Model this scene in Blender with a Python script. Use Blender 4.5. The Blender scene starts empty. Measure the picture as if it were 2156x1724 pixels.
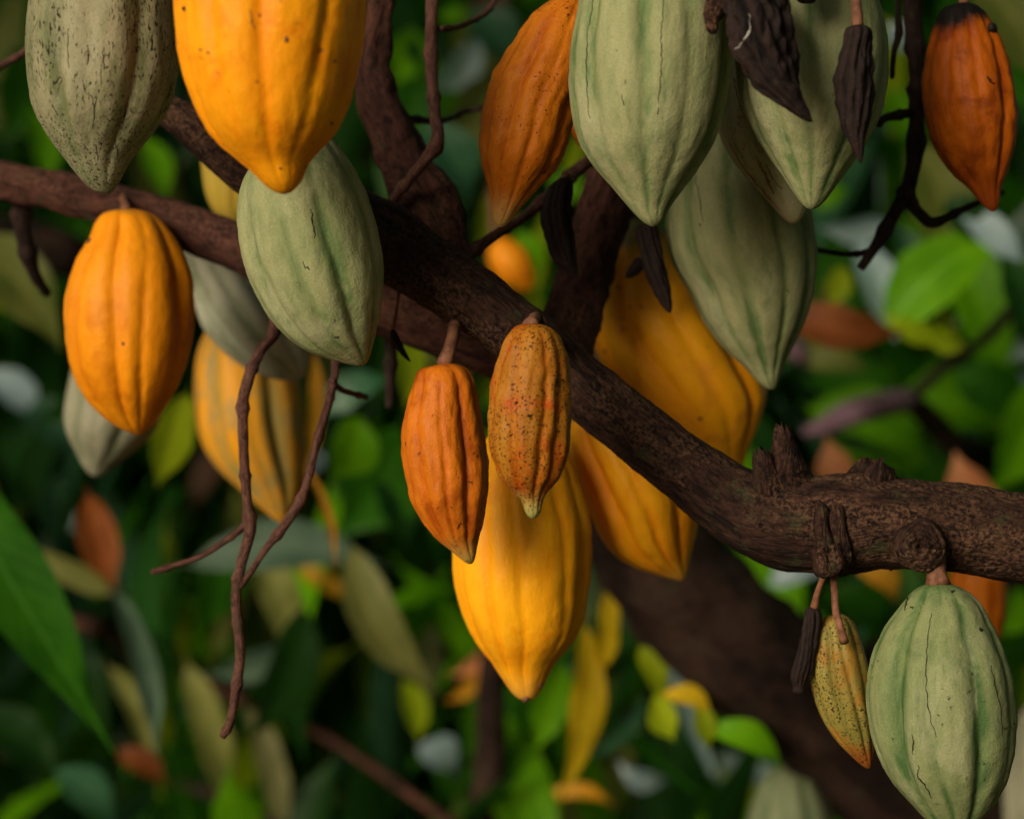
import bpy, bmesh, math, random
import numpy as np
from mathutils import Vector, Matrix, noise
from mathutils.bvhtree import BVHTree

SC = bpy.context.scene
COL = SC.collection
R = math.radians

# ------------------------------------------------------------------ camera
CAM_Z, PITCH, LENS = 1.60, R(8.0), 80.0
FOCUS, FSTOP = 1.24, 4.4
cam_d = bpy.data.cameras.new('camera')
cam_d.lens, cam_d.sensor_width = LENS, 36.0
cam_d.clip_start, cam_d.clip_end = 0.05, 2000
cam_d.dof.use_dof = True
cam_d.dof.focus_distance, cam_d.dof.aperture_fstop = FOCUS, FSTOP
cam = bpy.data.objects.new('camera', cam_d)
COL.objects.link(cam)
cam.location = (0, 0, CAM_Z)
cam.rotation_euler = (R(90) + PITCH, 0, 0)
SC.camera = cam

# ------------------------------------------------------------------ sky, sun, exposure
SUN_EL, SUN_AZ = R(8), R(216)            # azimuth clockwise from +Y: behind the camera, to the left
w = bpy.data.worlds.new('World'); SC.world = w; w.use_nodes = True
nt = w.node_tree; nt.nodes.clear()
sky = nt.nodes.new('ShaderNodeTexSky'); sky.sky_type = 'NISHITA'; sky.sun_disc = False
sky.sun_elevation, sky.sun_rotation = SUN_EL, SUN_AZ
sky.dust_density = 2.0
bgn = nt.nodes.new('ShaderNodeBackground'); bgn.inputs['Strength'].default_value = 0.055
won = nt.nodes.new('ShaderNodeOutputWorld')
nt.links.new(sky.outputs[0], bgn.inputs[0]); nt.links.new(bgn.outputs[0], won.inputs[0])
sd = bpy.data.lights.new('sun', 'SUN'); sd.energy = 3.2; sd.angle = R(32); sd.color = (1.0, 0.88, 0.72)
sun = bpy.data.objects.new('sun', sd); COL.objects.link(sun)
to_sun = Vector((math.sin(SUN_AZ) * math.cos(SUN_EL), math.cos(SUN_AZ) * math.cos(SUN_EL), math.sin(SUN_EL)))
sun.rotation_euler = (-to_sun).to_track_quat('-Z', 'Y').to_euler()
sun.location = to_sun * 30
vs = SC.view_settings
vs.view_transform = 'Standard'; vs.look = 'None'; vs.exposure = 0.40; vs.gamma = 1.0; vs.use_curve_mapping = False
SC.render.engine = 'CYCLES'
SC.cycles.use_denoising = True
SC.cycles.max_bounces = 8
SC.cycles.transparent_max_bounces = 4

# ------------------------------------------------------------------ helpers
CX, CY, CZ = Vector((1, 0, 0)), Vector((0, -math.sin(PITCH), math.cos(PITCH))), Vector((0, math.cos(PITCH), math.sin(PITCH)))
KPX = 36.0 / LENS / 2156.0                 # metres per picture unit (frame = 2156 x 1724) at 1 m
def P(u, v, d):
    return Vector((0, 0, CAM_Z)) + CZ * d + CX * ((u - 1078) * KPX * d) + CY * ((862 - v) * KPX * d)
def project(p):
    q = p - Vector((0, 0, CAM_Z)); d = q.dot(CZ)
    if d < 0.05: return (0, 0, d)
    return (1078 + q.dot(CX) / d / KPX, 862 - q.dot(CY) / d / KPX, d)

def tag(o, label=None, cat=None, group=None, kind=None):
    if label: o['label'] = label
    if cat: o['category'] = cat
    if group: o['group'] = group
    if kind: o['kind'] = kind
    return o
def link(name, me, parent=None, mat=None):
    o = bpy.data.objects.new(name, me)
    COL.objects.link(o)
    if mat is not None and len(me.materials) == 0: me.materials.append(mat)
    if parent is not None:
        o.parent = parent
    return o
def empty(name, loc):
    o = bpy.data.objects.new(name, None); COL.objects.link(o)
    o.location = loc; o.empty_display_size = 0.05
    return o
def wloc(o):
    v = Vector((0, 0, 0))
    while o is not None:
        v = v + o.location; o = o.parent
    return v
def mesh_np(name, V, F, smooth=True, attrs=None):
    me = bpy.data.meshes.new(name)
    me.from_pydata([tuple(x) for x in V], [], F)
    if smooth: me.polygons.foreach_set('use_smooth', [True] * len(me.polygons))
    for k, a in (attrs or {}).items():
        a = np.asarray(a, dtype=np.float32)
        if a.ndim == 1:
            at = me.attributes.new(k, 'FLOAT', 'POINT'); at.data.foreach_set('value', a)
        else:
            at = me.attributes.new(k, 'FLOAT_VECTOR', 'POINT'); at.data.foreach_set('vector', a.ravel())
    me.update()
    return me
def grid_faces(nr, ns):
    F = []
    for i in range(nr - 1):
        for j in range(ns):
            k = (j + 1) % ns
            F.append((i * ns + j, i * ns + k, (i + 1) * ns + k, (i + 1) * ns + j))
    return F
def pchip(x, y, xs):
    x = np.asarray(x, float); y = np.asarray(y, float)
    h = np.diff(x); dl = np.diff(y) / h; n = len(x); m = np.zeros(n)
    for i in range(1, n - 1):
        if dl[i - 1] * dl[i] > 0:
            w1, w2 = 2 * h[i] + h[i - 1], h[i] + 2 * h[i - 1]
            m[i] = (w1 + w2) / (w1 / dl[i - 1] + w2 / dl[i])
    m[0], m[-1] = dl[0], dl[-1]
    xs = np.clip(xs, x[0], x[-1])
    k = np.clip(np.searchsorted(x, xs) - 1, 0, n - 2)
    t = (xs - x[k]) / h[k]
    return ((2*t**3 - 3*t**2 + 1) * y[k] + (t**3 - 2*t**2 + t) * h[k] * m[k]
            + (-2*t**3 + 3*t**2) * y[k+1] + (t**3 - t**2) * h[k] * m[k+1])

# ------------------------------------------------------------------ materials
class NT:
    def __init__(s, name):
        s.m = bpy.data.materials.new(name); s.m.use_nodes = True
        s.t = s.m.node_tree; s.t.nodes.clear()
        s.out = s.n('ShaderNodeOutputMaterial')
    def n(s, typ, **kw):
        nd = s.t.nodes.new(typ)
        for k, v in kw.items(): setattr(nd, k, v)
        return nd
    def l(s, a, b): s.t.links.new(a, b)
    def attr(s, name, vec=False):
        a = s.n('ShaderNodeAttribute', attribute_name=name)
        return a.outputs['Vector' if vec else 'Fac']
    def obj(s): return s.n('ShaderNodeTexCoord').outputs['Object']
    def noise(s, vec, scale, detail=4, rough=0.55, dist=0.0):
        a = s.n('ShaderNodeTexNoise'); a.inputs['Scale'].default_value = scale
        a.inputs['Detail'].default_value = detail; a.inputs['Roughness'].default_value = rough
        a.inputs['Distortion'].default_value = dist
        s.l(vec, a.inputs['Vector']); return a.outputs['Fac']
    def vor(s, vec, scale, feature='F1', rnd=1.0):
        a = s.n('ShaderNodeTexVoronoi', feature=feature); a.inputs['Scale'].default_value = scale
        a.inputs['Randomness'].default_value = rnd
        s.l(vec, a.inputs['Vector']); return a.outputs['Distance']
    def ramp(s, fac, lo, hi, a=0.0, b=1.0):
        r = s.n('ShaderNodeMapRange', interpolation_type='SMOOTHSTEP')
        for i, v in zip((1, 2, 3, 4), (lo, hi, a, b)): r.inputs[i].default_value = v
        s.l(fac, r.inputs[0]); return r.outputs[0]
    def math(s, op, a, b=None):
        m = s.n('ShaderNodeMath', operation=op, use_clamp=(op != 'MULTIPLY_ADD'))
        for i, v in enumerate((a, b)):
            if v is None: continue
            if isinstance(v, (int, float)): m.inputs[i].default_value = v
            else: s.l(v, m.inputs[i])
        return m.outputs[0]
    def mix(s, fac, a, b):
        m = s.n('ShaderNodeMix', data_type='RGBA')
        for i, v in ((0, fac), (6, a), (7, b)):
            if isinstance(v, (int, float)): m.inputs[i].default_value = v
            elif isinstance(v, tuple): m.inputs[i].default_value = (*v, 1)
            else: s.l(v, m.inputs[i])
        return m.outputs[2]
    def bump(s, h, strength, dist=0.002, normal=None):
        b = s.n('ShaderNodeBump'); b.inputs['Strength'].default_value = strength
        b.inputs['Distance'].default_value = dist
        s.l(h, b.inputs['Height'])
        if normal is not None: s.l(normal, b.inputs['Normal'])
        return b.outputs[0]
    def bsdf(s, col, rough=0.5, spec=0.4, normal=None, sss=0.0):
        p = s.n('ShaderNodeBsdfPrincipled')
        if isinstance(col, tuple): p.inputs['Base Color'].default_value = (*col, 1)
        else: s.l(col, p.inputs['Base Color'])
        if isinstance(rough, float): p.inputs['Roughness'].default_value = rough
        else: s.l(rough, p.inputs['Roughness'])
        p.inputs['Specular IOR Level'].default_value = spec
        if normal is not None: s.l(normal, p.inputs['Normal'])
        s.p = p; s.l(p.outputs[0], s.out.inputs[0]); return p.outputs[0]

def pod_mat(name, c1, c2, ridge=None, ridge_amt=0.0, tip=None, top=None, tip0=0.9, top0=0.12,
            speck=0.0, speck_scale=420, speck_col=(0.02, 0.012, 0.006), speck_size=0.28, powder=0.0,
            crackle=0.0, crack_col=(0.03, 0.02, 0.01), rough=0.5, spec=0.35, blot=None, blot_amt=0.0,
            streak=55, bump=0.25, seed=0.0, speck_mask=(0.45, 0.6), mott=0.14, speck_pc=False, bloom=0.0):
    t = NT(name)
    ob, pc, al, rg = t.obj(), t.attr('pc', True), t.attr('along'), t.attr('ridge')
    mp = t.n('ShaderNodeVectorMath', operation='ADD'); mp.inputs[1].default_value = (seed, seed * 0.7, seed * 1.3)
    t.l(pc, mp.inputs[0]); pc = mp.outputs[0]
    mo = t.n('ShaderNodeVectorMath', operation='ADD'); mo.inputs[1].default_value = (seed, seed * 0.7, seed * 1.3)
    t.l(ob, mo.inputs[0]); ob = mo.outputs[0]
    n1 = t.noise(pc, streak, 5, 0.6, 0.4)
    col = t.mix(t.ramp(n1, 0.5 - mott, 0.5 + mott), c1, c2)
    if ridge:
        nz = t.noise(pc, streak * 1.7, 4)
        f = t.math('MULTIPLY', t.ramp(rg, 0.35, 1.0), t.ramp(nz, 0.3, 0.7, 0.55, 1.0))
        col = t.mix(t.math('MULTIPLY', f, ridge_amt), col, ridge)
    if blot:
        col = t.mix(t.math('MULTIPLY', t.ramp(t.noise(ob, 38, 4, 0.6, 0.3), 0.5, 0.66), blot_amt), col, blot)
    if bloom > 0:
        bl = t.math('MULTIPLY', t.ramp(t.noise(pc, 30, 6, 0.7, 0.5), 0.50, 0.66), bloom)
        col = t.mix(bl, col, tuple(min(1, 0.6 * a + 0.4 * b + 0.03) for a, b in zip(ridge or c2, (0.42, 0.40, 0.27))))
        dk = t.math('MULTIPLY', t.ramp(t.noise(pc, 44, 6, 0.7, 0.4), 0.56, 0.70), bloom)
        col = t.mix(dk, col, tuple(x * 0.8 for x in c1))
    if powder > 0:
        pn = t.noise(ob, 1100, 3, 0.75)
        hv = t.n('ShaderNodeHueSaturation'); t.l(col, hv.inputs['Color']); t.l(t.ramp(pn, 0.32, 0.68, 1 - powder, 1 + powder), hv.inputs['Value'])
        col = hv.outputs[0]
    if tip:
        a3 = t.n('ShaderNodeMath', operation='ADD'); t.l(al, a3.inputs[0]); t.l(t.math('MULTIPLY', t.noise(pc, 90, 3), 0.1), a3.inputs[1])
        col = t.mix(t.ramp(a3.outputs[0], tip0 - 0.02, tip0 + 0.16), col, tip)
    if top:
        a4 = t.n('ShaderNodeMath', operation='ADD'); t.l(al, a4.inputs[0]); t.l(t.math('MULTIPLY', t.noise(pc, 70, 4, 0.65), 0.16), a4.inputs[1])
        col = t.mix(t.ramp(a4.outputs[0], top0 + 0.04, top0 + 0.12, 1.0, 0.0), col, top)
    h = t.math('ADD', t.math('MULTIPLY', t.noise(pc, 130, 4, 0.6), 0.6), t.math('MULTIPLY', t.noise(ob, 480, 4, 0.65), 0.28))
    if speck > 0:
        sv = pc if speck_pc else ob
        m = t.ramp(t.noise(ob, 26, 3, 0.6), speck_mask[0], speck_mask[1], -0.10, 0.0)
        ns = t.n('ShaderNodeMath', operation='ADD'); t.l(t.noise(sv, speck_scale, 2.0, 0.5), ns.inputs[0]); t.l(m, ns.inputs[1])
        nn = ns.outputs[0]; th = 0.74 - speck_size * 0.3
        halo = t.math('MULTIPLY', t.ramp(nn, th - 0.07, th), 0.45 * speck)
        col = t.mix(halo, col, tuple(0.35 * a + 0.65 * b for a, b in zip(c1, speck_col)))
        s = t.ramp(nn, th, th + 0.025)
        col = t.mix(t.math('MULTIPLY', s, speck), col, speck_col)
        h = t.math('SUBTRACT', h, t.math('MULTIPLY', s, 0.12))
    if crackle > 0:
        dn = t.n('ShaderNodeTexNoise'); dn.inputs['Scale'].default_value = 160; dn.inputs['Detail'].default_value = 3
        t.l(pc, dn.inputs['Vector'])
        va = t.n('ShaderNodeVectorMath', operation='MULTIPLY_ADD'); va.inputs[1].default_value = (0.006,) * 3
        t.l(dn.outputs['Color'], va.inputs[0]); t.l(pc, va.inputs[2])
        e = t.vor(va.outputs[0], 210, 'DISTANCE_TO_EDGE')
        mk = t.math('MULTIPLY', t.ramp(t.noise(ob, 32, 3, 0.65), 0.46, 0.6), t.ramp(t.noise(ob, 260, 2), 0.47, 0.56))
        s = t.math('MULTIPLY', t.ramp(e, 0.02, 0.055, 1.0, 0.0), mk)
        col = t.mix(t.math('MULTIPLY', s, crackle), col, crack_col)
    nrm = t.bump(h, bump, 0.003)
    t.bsdf(col, rough, spec, nrm)
    return t.m

def bark_mat(name, dark, mid, light, light_amt=0.5, scale=1.0, bump=0.8):
    t = NT(name); pc, ob = t.attr('pc', True), t.obj()
    a = t.noise(pc, 230 * scale, 7, 0.68, 0.8)
    b = t.noise(pc, 34 * scale, 4, 0.6)
    c = t.noise(ob, 420 * scale, 4, 0.7)
    col = t.mix(t.ramp(a, 0.38, 0.62), dark, mid)
    col = t.mix(t.math('MULTIPLY', t.math('MULTIPLY', t.ramp(b, 0.40, 0.62), t.ramp(c, 0.44, 0.58)), light_amt), col, light)
    col = t.mix(t.math('MULTIPLY', t.ramp(t.noise(ob, 30, 4, 0.65), 0.55, 0.68), 0.55 * light_amt), col, tuple(0.5 * a + 0.5 * b for a, b in zip(mid, light)))
    col = t.mix(t.math('MULTIPLY', t.ramp(t.noise(ob, 55, 5, 0.7), 0.58, 0.66), 0.5), col, (0.045, 0.05, 0.02))
    cr = t.vor(pc, 330 * scale, 'DISTANCE_TO_EDGE')
    col = t.mix(t.ramp(cr, 0.0, 0.09, 0.3, 0.0), col, tuple(x * 0.5 for x in dark))
    h = t.math('ADD', t.math('MULTIPLY', a, 0.7), t.math('MULTIPLY', t.ramp(cr, 0.0, 0.2), 0.14))
    h = t.math('ADD', h, t.math('MULTIPLY', c, 0.2))
    t.bsdf(col, 0.85, 0.15, t.bump(h, bump, 0.003))
    return t.m

def leaf_mat(name, c1, c2, trans=0.45, tcol=None, rough=0.42, spec=0.3, brown=0.0):
    t = NT(name); ob = t.obj(); lc = t.attr('lc', True)
    info = t.n('ShaderNodeObjectInfo')
    n = t.noise(ob, 22, 3)
    col = t.mix(t.ramp(n, 0.35, 0.65), c1, c2)
    if brown > 0:
        col = t.mix(t.math('MULTIPLY', t.ramp(t.noise(ob, 40, 4, 0.65), 0.52, 0.62), brown), col, (0.10, 0.045, 0.015))
    sp = t.n('ShaderNodeSeparateXYZ'); t.l(lc, sp.inputs[0])
    # side veins: pale thin lines slanting off the midrib
    ay = t.n('ShaderNodeMath', operation='ABSOLUTE'); t.l(sp.outputs[1], ay.inputs[0])
    vx = t.n('ShaderNodeMath', operation='MULTIPLY_ADD'); t.l(ay.outputs[0], vx.inputs[0]); vx.inputs[1].default_value = -0.16; t.l(sp.outputs[0], vx.inputs[2])
    fr = t.n('ShaderNodeMath', operation='PINGPONG'); t.l(vx.outputs[0], fr.inputs[0]); fr.inputs[1].default_value = 0.035
    vein = t.math('MULTIPLY', t.ramp(fr.outputs[0], 0.0, 0.007, 1.0, 0.0), 0.35)
    mid = t.ramp(ay.outputs[0], 0.03, 0.07, 0.7, 0.0)
    v = t.math('MAXIMUM', vein, mid)
    col = t.mix(v, col, tuple(min(1, x * 1.5 + 0.02) for x in c2))
    hs = t.n('ShaderNodeHueSaturation'); t.l(col, hs.inputs['Color'])
    rv = t.ramp(info.outputs['Random'], 0, 1, 0.7, 1.3); t.l(rv, hs.inputs['Value'])
    col = hs.outputs[0]
    p = t.bsdf(col, rough, spec, t.bump(t.math('MULTIPLY_ADD', fr.outputs[0], 8.0), 0.25, 0.002))
    tr = t.n('ShaderNodeBsdfTranslucent')
    tc = t.mix(0.65, col, tcol or tuple(min(1, x * 1.6) for x in c2)); t.l(tc, tr.inputs['Color'])
    mx = t.n('ShaderNodeMixShader'); mx.inputs[0].default_value = trans
    t.l(p, mx.inputs[1]); t.l(tr.outputs[0], mx.inputs[2]); t.l(mx.outputs[0], t.out.inputs[0])
    return t.m

def simple_mat(name, c1, c2, scale=60, rough=0.7, spec=0.25, bump=0.3):
    t = NT(name); ob = t.obj()
    n = t.noise(ob, scale, 5, 0.6)
    t.bsdf(t.mix(t.ramp(n, 0.35, 0.65), c1, c2), rough, spec, t.bump(n, bump, 0.002))
    return t.m

M = {}
GREEN = dict(powder=0.13, bloom=0.5, rough=0.65, spec=0.15, bump=0.5, streak=85, mott=0.115)
M['green_crackled'] = pod_mat('green_crackled', (0.135, 0.155, 0.065), (0.26, 0.25, 0.14), (0.31, 0.285, 0.17), 0.5,
    speck=0.97, speck_scale=1000, speck_size=0.44, speck_mask=(0.36, 0.56), speck_pc=True, crackle=0.95, seed=1.0, **GREEN)
M['green_pale'] = pod_mat('green_pale', (0.10, 0.165, 0.055), (0.225, 0.255, 0.11), (0.36, 0.355, 0.18), 0.75,
    speck=0.6, speck_scale=300, speck_size=0.10, speck_mask=(0.5, 0.7), seed=2.0, **GREEN)
M['green_mid'] = pod_mat('green_mid', (0.095, 0.16, 0.05), (0.21, 0.245, 0.10), (0.34, 0.345, 0.17), 0.75,
    speck=0.85, speck_scale=300, speck_size=0.18, speck_mask=(0.5, 0.66), seed=3.0, **GREEN)
M['green_scarred'] = pod_mat('green_scarred', (0.24, 0.31, 0.125), (0.44, 0.46, 0.25), (0.55, 0.53, 0.33), 0.6,
    crackle=0.6, crack_col=(0.26, 0.11, 0.05), seed=4.0, tip=(0.50, 0.44, 0.24), tip0=0.93, **GREEN)
M['green_right'] = pod_mat('green_right', (0.06, 0.12, 0.035), (0.15, 0.20, 0.075), (0.28, 0.30, 0.135), 0.75,
    speck=0.9, speck_scale=240, speck_size=0.20, speck_mask=(0.42, 0.6), seed=5.0, top=(0.09, 0.165, 0.05), top0=0.02, **GREEN)
M['green_grey'] = pod_mat('green_grey', (0.15, 0.17, 0.095), (0.27, 0.27, 0.18), (0.34, 0.32, 0.23), 0.6, seed=6.0, **GREEN)
M['green_dusty'] = pod_mat('green_dusty', (0.20, 0.24, 0.13), (0.38, 0.40, 0.29), (0.52, 0.50, 0.38), 0.7, seed=6.2, **GREEN)
M['green_far'] = pod_mat('green_far', (0.075, 0.11, 0.05), (0.13, 0.16, 0.08), (0.20, 0.22, 0.12), 0.6, seed=6.5, **GREEN)
YEL = dict(rough=0.45, spec=0.16, bump=0.45, streak=48)
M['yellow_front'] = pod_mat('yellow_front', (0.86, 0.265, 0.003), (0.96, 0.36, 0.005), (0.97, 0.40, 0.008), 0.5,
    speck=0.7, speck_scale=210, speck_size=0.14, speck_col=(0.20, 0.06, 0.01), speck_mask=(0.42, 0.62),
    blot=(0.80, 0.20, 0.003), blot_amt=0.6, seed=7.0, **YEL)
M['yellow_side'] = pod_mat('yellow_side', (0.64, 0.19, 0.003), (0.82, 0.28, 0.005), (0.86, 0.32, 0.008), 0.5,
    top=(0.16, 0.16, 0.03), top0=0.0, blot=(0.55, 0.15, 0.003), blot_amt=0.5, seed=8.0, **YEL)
M['yellow_back'] = pod_mat('yellow_back', (0.86, 0.30, 0.004), (0.96, 0.42, 0.006), (0.97, 0.47, 0.012), 0.6,
    tip=(0.70, 0.36, 0.06), tip0=0.93, blot=(0.80, 0.24, 0.003), blot_amt=0.5, seed=9.0, **YEL)
M['yellow_capped'] = pod_mat('yellow_capped', (0.86, 0.31, 0.004), (0.96, 0.41, 0.006), (0.96, 0.45, 0.012), 0.5,
    top=(0.19, 0.17, 0.06), top0=0.10, speck=0.7, speck_scale=200, speck_size=0.14, speck_mask=(0.45, 0.65),
    blot=(0.70, 0.26, 0.02), blot_amt=0.5, seed=10.0, **YEL)
M['striped'] = pod_mat('striped', (0.30, 0.23, 0.06), (0.58, 0.28, 0.02), (0.84, 0.34, 0.008), 0.65,
    blot=(0.26, 0.23, 0.09), blot_amt=0.55, seed=11.0, **YEL)
M['yellow_olive'] = pod_mat('yellow_olive', (0.30, 0.23, 0.03), (0.42, 0.29, 0.035), (0.48, 0.33, 0.06), 0.4, seed=12.0, **YEL)
ORA = dict(rough=0.48, spec=0.16, bump=0.5, streak=95)
M['orange_top'] = pod_mat('orange_top', (0.44, 0.10, 0.003), (0.62, 0.175, 0.006), (0.66, 0.21, 0.012), 0.5,
    tip=(0.50, 0.30, 0.09), tip0=0.90, speck=0.9, speck_scale=560, speck_size=0.30, speck_col=(0.10, 0.02, 0.005),
    speck_mask=(0.38, 0.6), blot=(0.36, 0.065, 0.003), blot_amt=0.4, seed=13.0, **ORA)
M['orange_plain'] = pod_mat('orange_plain', (0.36, 0.070, 0.003), (0.57, 0.145, 0.005), (0.64, 0.19, 0.01), 0.6,
    tip=(0.44, 0.28, 0.06), tip0=0.90, top=(0.03, 0.014, 0.008), top0=-0.06, speck=0.8, speck_scale=240, speck_size=0.16,
    blot=(0.28, 0.045, 0.003), blot_amt=0.6, seed=14.0, **ORA)
M['orange_spotted'] = pod_mat('orange_spotted', (0.29, 0.068, 0.002), (0.42, 0.145, 0.008), (0.37, 0.18, 0.018), 0.6,
    tip=(0.34, 0.34, 0.10), tip0=0.885, speck=0.97, speck_scale=780, speck_size=0.46, speck_mask=(0.26, 0.56),
    speck_col=(0.05, 0.012, 0.004), blot=(0.45, 0.07, 0.005), blot_amt=0.8, seed=15.0, **ORA)
M['orange_capped'] = pod_mat('orange_capped', (0.32, 0.055, 0.002), (0.50, 0.110, 0.004), (0.54, 0.13, 0.006), 0.5,
    top=(0.010, 0.007, 0.006), top0=0.11, tip=(0.32, 0.06, 0.008), tip0=0.86,
    blot=(0.15, 0.02, 0.003), blot_amt=0.65, seed=16.0, **ORA)
M['small_mottled'] = pod_mat('small_mottled', (0.16, 0.15, 0.03), (0.27, 0.21, 0.045), (0.32, 0.24, 0.05), 0.5,
    top=(0.45, 0.16, 0.015), top0=0.0, tip=(0.26, 0.08, 0.012), tip0=0.84, speck=0.95, speck_scale=820, speck_size=0.5,
    blot=(0.34, 0.13, 0.012), blot_amt=0.7, speck_mask=(0.40, 0.56), seed=17.0, **ORA)
M['black_pod'] = pod_mat('black_pod', (0.004, 0.003, 0.003), (0.015, 0.010, 0.009), (0.034, 0.019, 0.016), 0.6,
    rough=0.75, spec=0.15, bump=1.0, streak=110, speck=0.5, speck_scale=350, speck_size=0.2, speck_col=(0.08, 0.04, 0.025), seed=18.0)
M['bark_main'] = bark_mat('bark_main', (0.008, 0.004, 0.0035), (0.040, 0.018, 0.012), (0.19, 0.10, 0.055), 0.55, 1.0, 1.0)
M['bark_red'] = bark_mat('bark_red', (0.016, 0.007, 0.005), (0.078, 0.030, 0.020), (0.18, 0.08, 0.052), 0.5)
M['bark_dark'] = bark_mat('bark_dark', (0.005, 0.003, 0.0025), (0.026, 0.013, 0.010), (0.10, 0.055, 0.036), 0.7)
M['twig'] = bark_mat('twig', (0.040, 0.017, 0.013), (0.120, 0.052, 0.038), (0.24, 0.12, 0.085), 0.4, 1.6, 0.6)
M['twig_dark'] = bark_mat('twig_dark', (0.015, 0.009, 0.008), (0.042, 0.025, 0.020), (0.09, 0.05, 0.04), 0.3, 1.6, 0.6)
M['bark_lit_tint'] = bark_mat('bark_lit_tint', (0.13, 0.075, 0.10), (0.27, 0.16, 0.21), (0.36, 0.24, 0.29), 0.5)  # light falling on two limbs, painted as a paler mauve bark
M['stalk'] = simple_mat('stalk', (0.10, 0.040, 0.022), (0.24, 0.105, 0.055), 140)
M['crack'] = simple_mat('crack', (0.012, 0.009, 0.006), (0.03, 0.02, 0.012), 300)
M['scab'] = simple_mat('scab', (0.12, 0.05, 0.025), (0.22, 0.10, 0.05), 300)
M['rust_scab'] = simple_mat('rust_scab', (0.22, 0.09, 0.045), (0.36, 0.17, 0.09), 300)
M['web'] = simple_mat('web', (0.35, 0.33, 0.30), (0.5, 0.48, 0.44), 300)
L = {}
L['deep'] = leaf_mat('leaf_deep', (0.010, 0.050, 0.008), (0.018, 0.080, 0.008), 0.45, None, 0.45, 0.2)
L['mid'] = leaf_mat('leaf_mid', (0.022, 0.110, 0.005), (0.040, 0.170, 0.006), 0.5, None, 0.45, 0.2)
L['bright'] = leaf_mat('leaf_bright', (0.115, 0.370, 0.002), (0.190, 0.490, 0.003), 0.55, (0.22, 0.6, 0.01), 0.45, 0.2)  # albedo raised to stand in for backlight through the leaf
L['lime'] = leaf_mat('leaf_lime', (0.27, 0.38, 0.006), (0.40, 0.50, 0.010), 0.5, (0.45, 0.6, 0.02), 0.45, 0.2)  # yellow green, its backlit glow put into the colour too
L['blue'] = leaf_mat('leaf_blue', (0.020, 0.080, 0.035), (0.040, 0.120, 0.055), 0.3, None, 0.36, 0.4)
L['olive'] = leaf_mat('leaf_olive', (0.090, 0.115, 0.018), (0.150, 0.165, 0.035), 0.4, None, 0.45, 0.2)
L['sage'] = leaf_mat('leaf_sage', (0.085, 0.16, 0.10), (0.145, 0.23, 0.15), 0.3, None, 0.4, 0.3)
L['straw'] = leaf_mat('leaf_straw', (0.24, 0.25, 0.06), (0.34, 0.34, 0.10), 0.4, None, 0.45, 0.2)
L['pale'] = leaf_mat('leaf_pale', (0.22, 0.22, 0.085), (0.33, 0.31, 0.14), 0.4)
L['yellow'] = leaf_mat('leaf_yellow', (0.55, 0.36, 0.006), (0.70, 0.47, 0.010), 0.45, None, 0.5, 0.2, 0.2)
L['amber'] = leaf_mat('leaf_amber', (0.55, 0.22, 0.010), (0.75, 0.34, 0.02), 0.45, None, 0.5, 0.3, 0.3)
L['rust'] = leaf_mat('leaf_rust', (0.18, 0.045, 0.008), (0.32, 0.085, 0.012), 0.35, None, 0.6, 0.3, 0.4)
L['peach'] = leaf_mat('leaf_peach', (0.62, 0.20, 0.07), (0.75, 0.30, 0.13), 0.4, None, 0.6, 0.3)
L['grey'] = leaf_mat('leaf_sky_patch', (0.22, 0.33, 0.36), (0.38, 0.50, 0.54), 0.3, None, 0.28, 0.9)  # pale blue colour paints sky patches and their sheen onto leaves
L['brown'] = leaf_mat('leaf_brown', (0.055, 0.028, 0.016), (0.11, 0.055, 0.03), 0.2, None, 0.7, 0.2)

# ------------------------------------------------------------------ setting: ground
def build_ground():
    n = 60; V = []; F = []
    xs = [math.copysign(abs(t) ** 3, t) * 900 for t in np.linspace(-1, 1, n)]
    for y in xs:
        for x in xs:
            V.append((x, y, 0.06 * noise.noise(Vector((x * 0.5, y * 0.5, 0))) * min(1, abs(x) + abs(y))))
    for i in range(n - 1):
        for j in range(n - 1):
            F.append((i * n + j, i * n + j + 1, (i + 1) * n + j + 1, (i + 1) * n + j))
    t = NT('leaf_litter'); ob = t.obj()
    c = t.mix(t.ramp(t.vor(ob, 9), 0.1, 0.7), (0.10, 0.055, 0.028), (0.20, 0.13, 0.07))
    c = t.mix(t.ramp(t.noise(ob, 0.8, 4), 0.45, 0.65), c, (0.07, 0.10, 0.03))
    t.bsdf(c, 0.9, 0.2, t.bump(t.noise(ob, 14, 5), 0.7, 0.03))
    o = link('ground', mesh_np('ground', V, F), None, t.m)
    tag(o, 'brown leaf litter ground under the trees', kind='structure')
build_ground()

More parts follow.
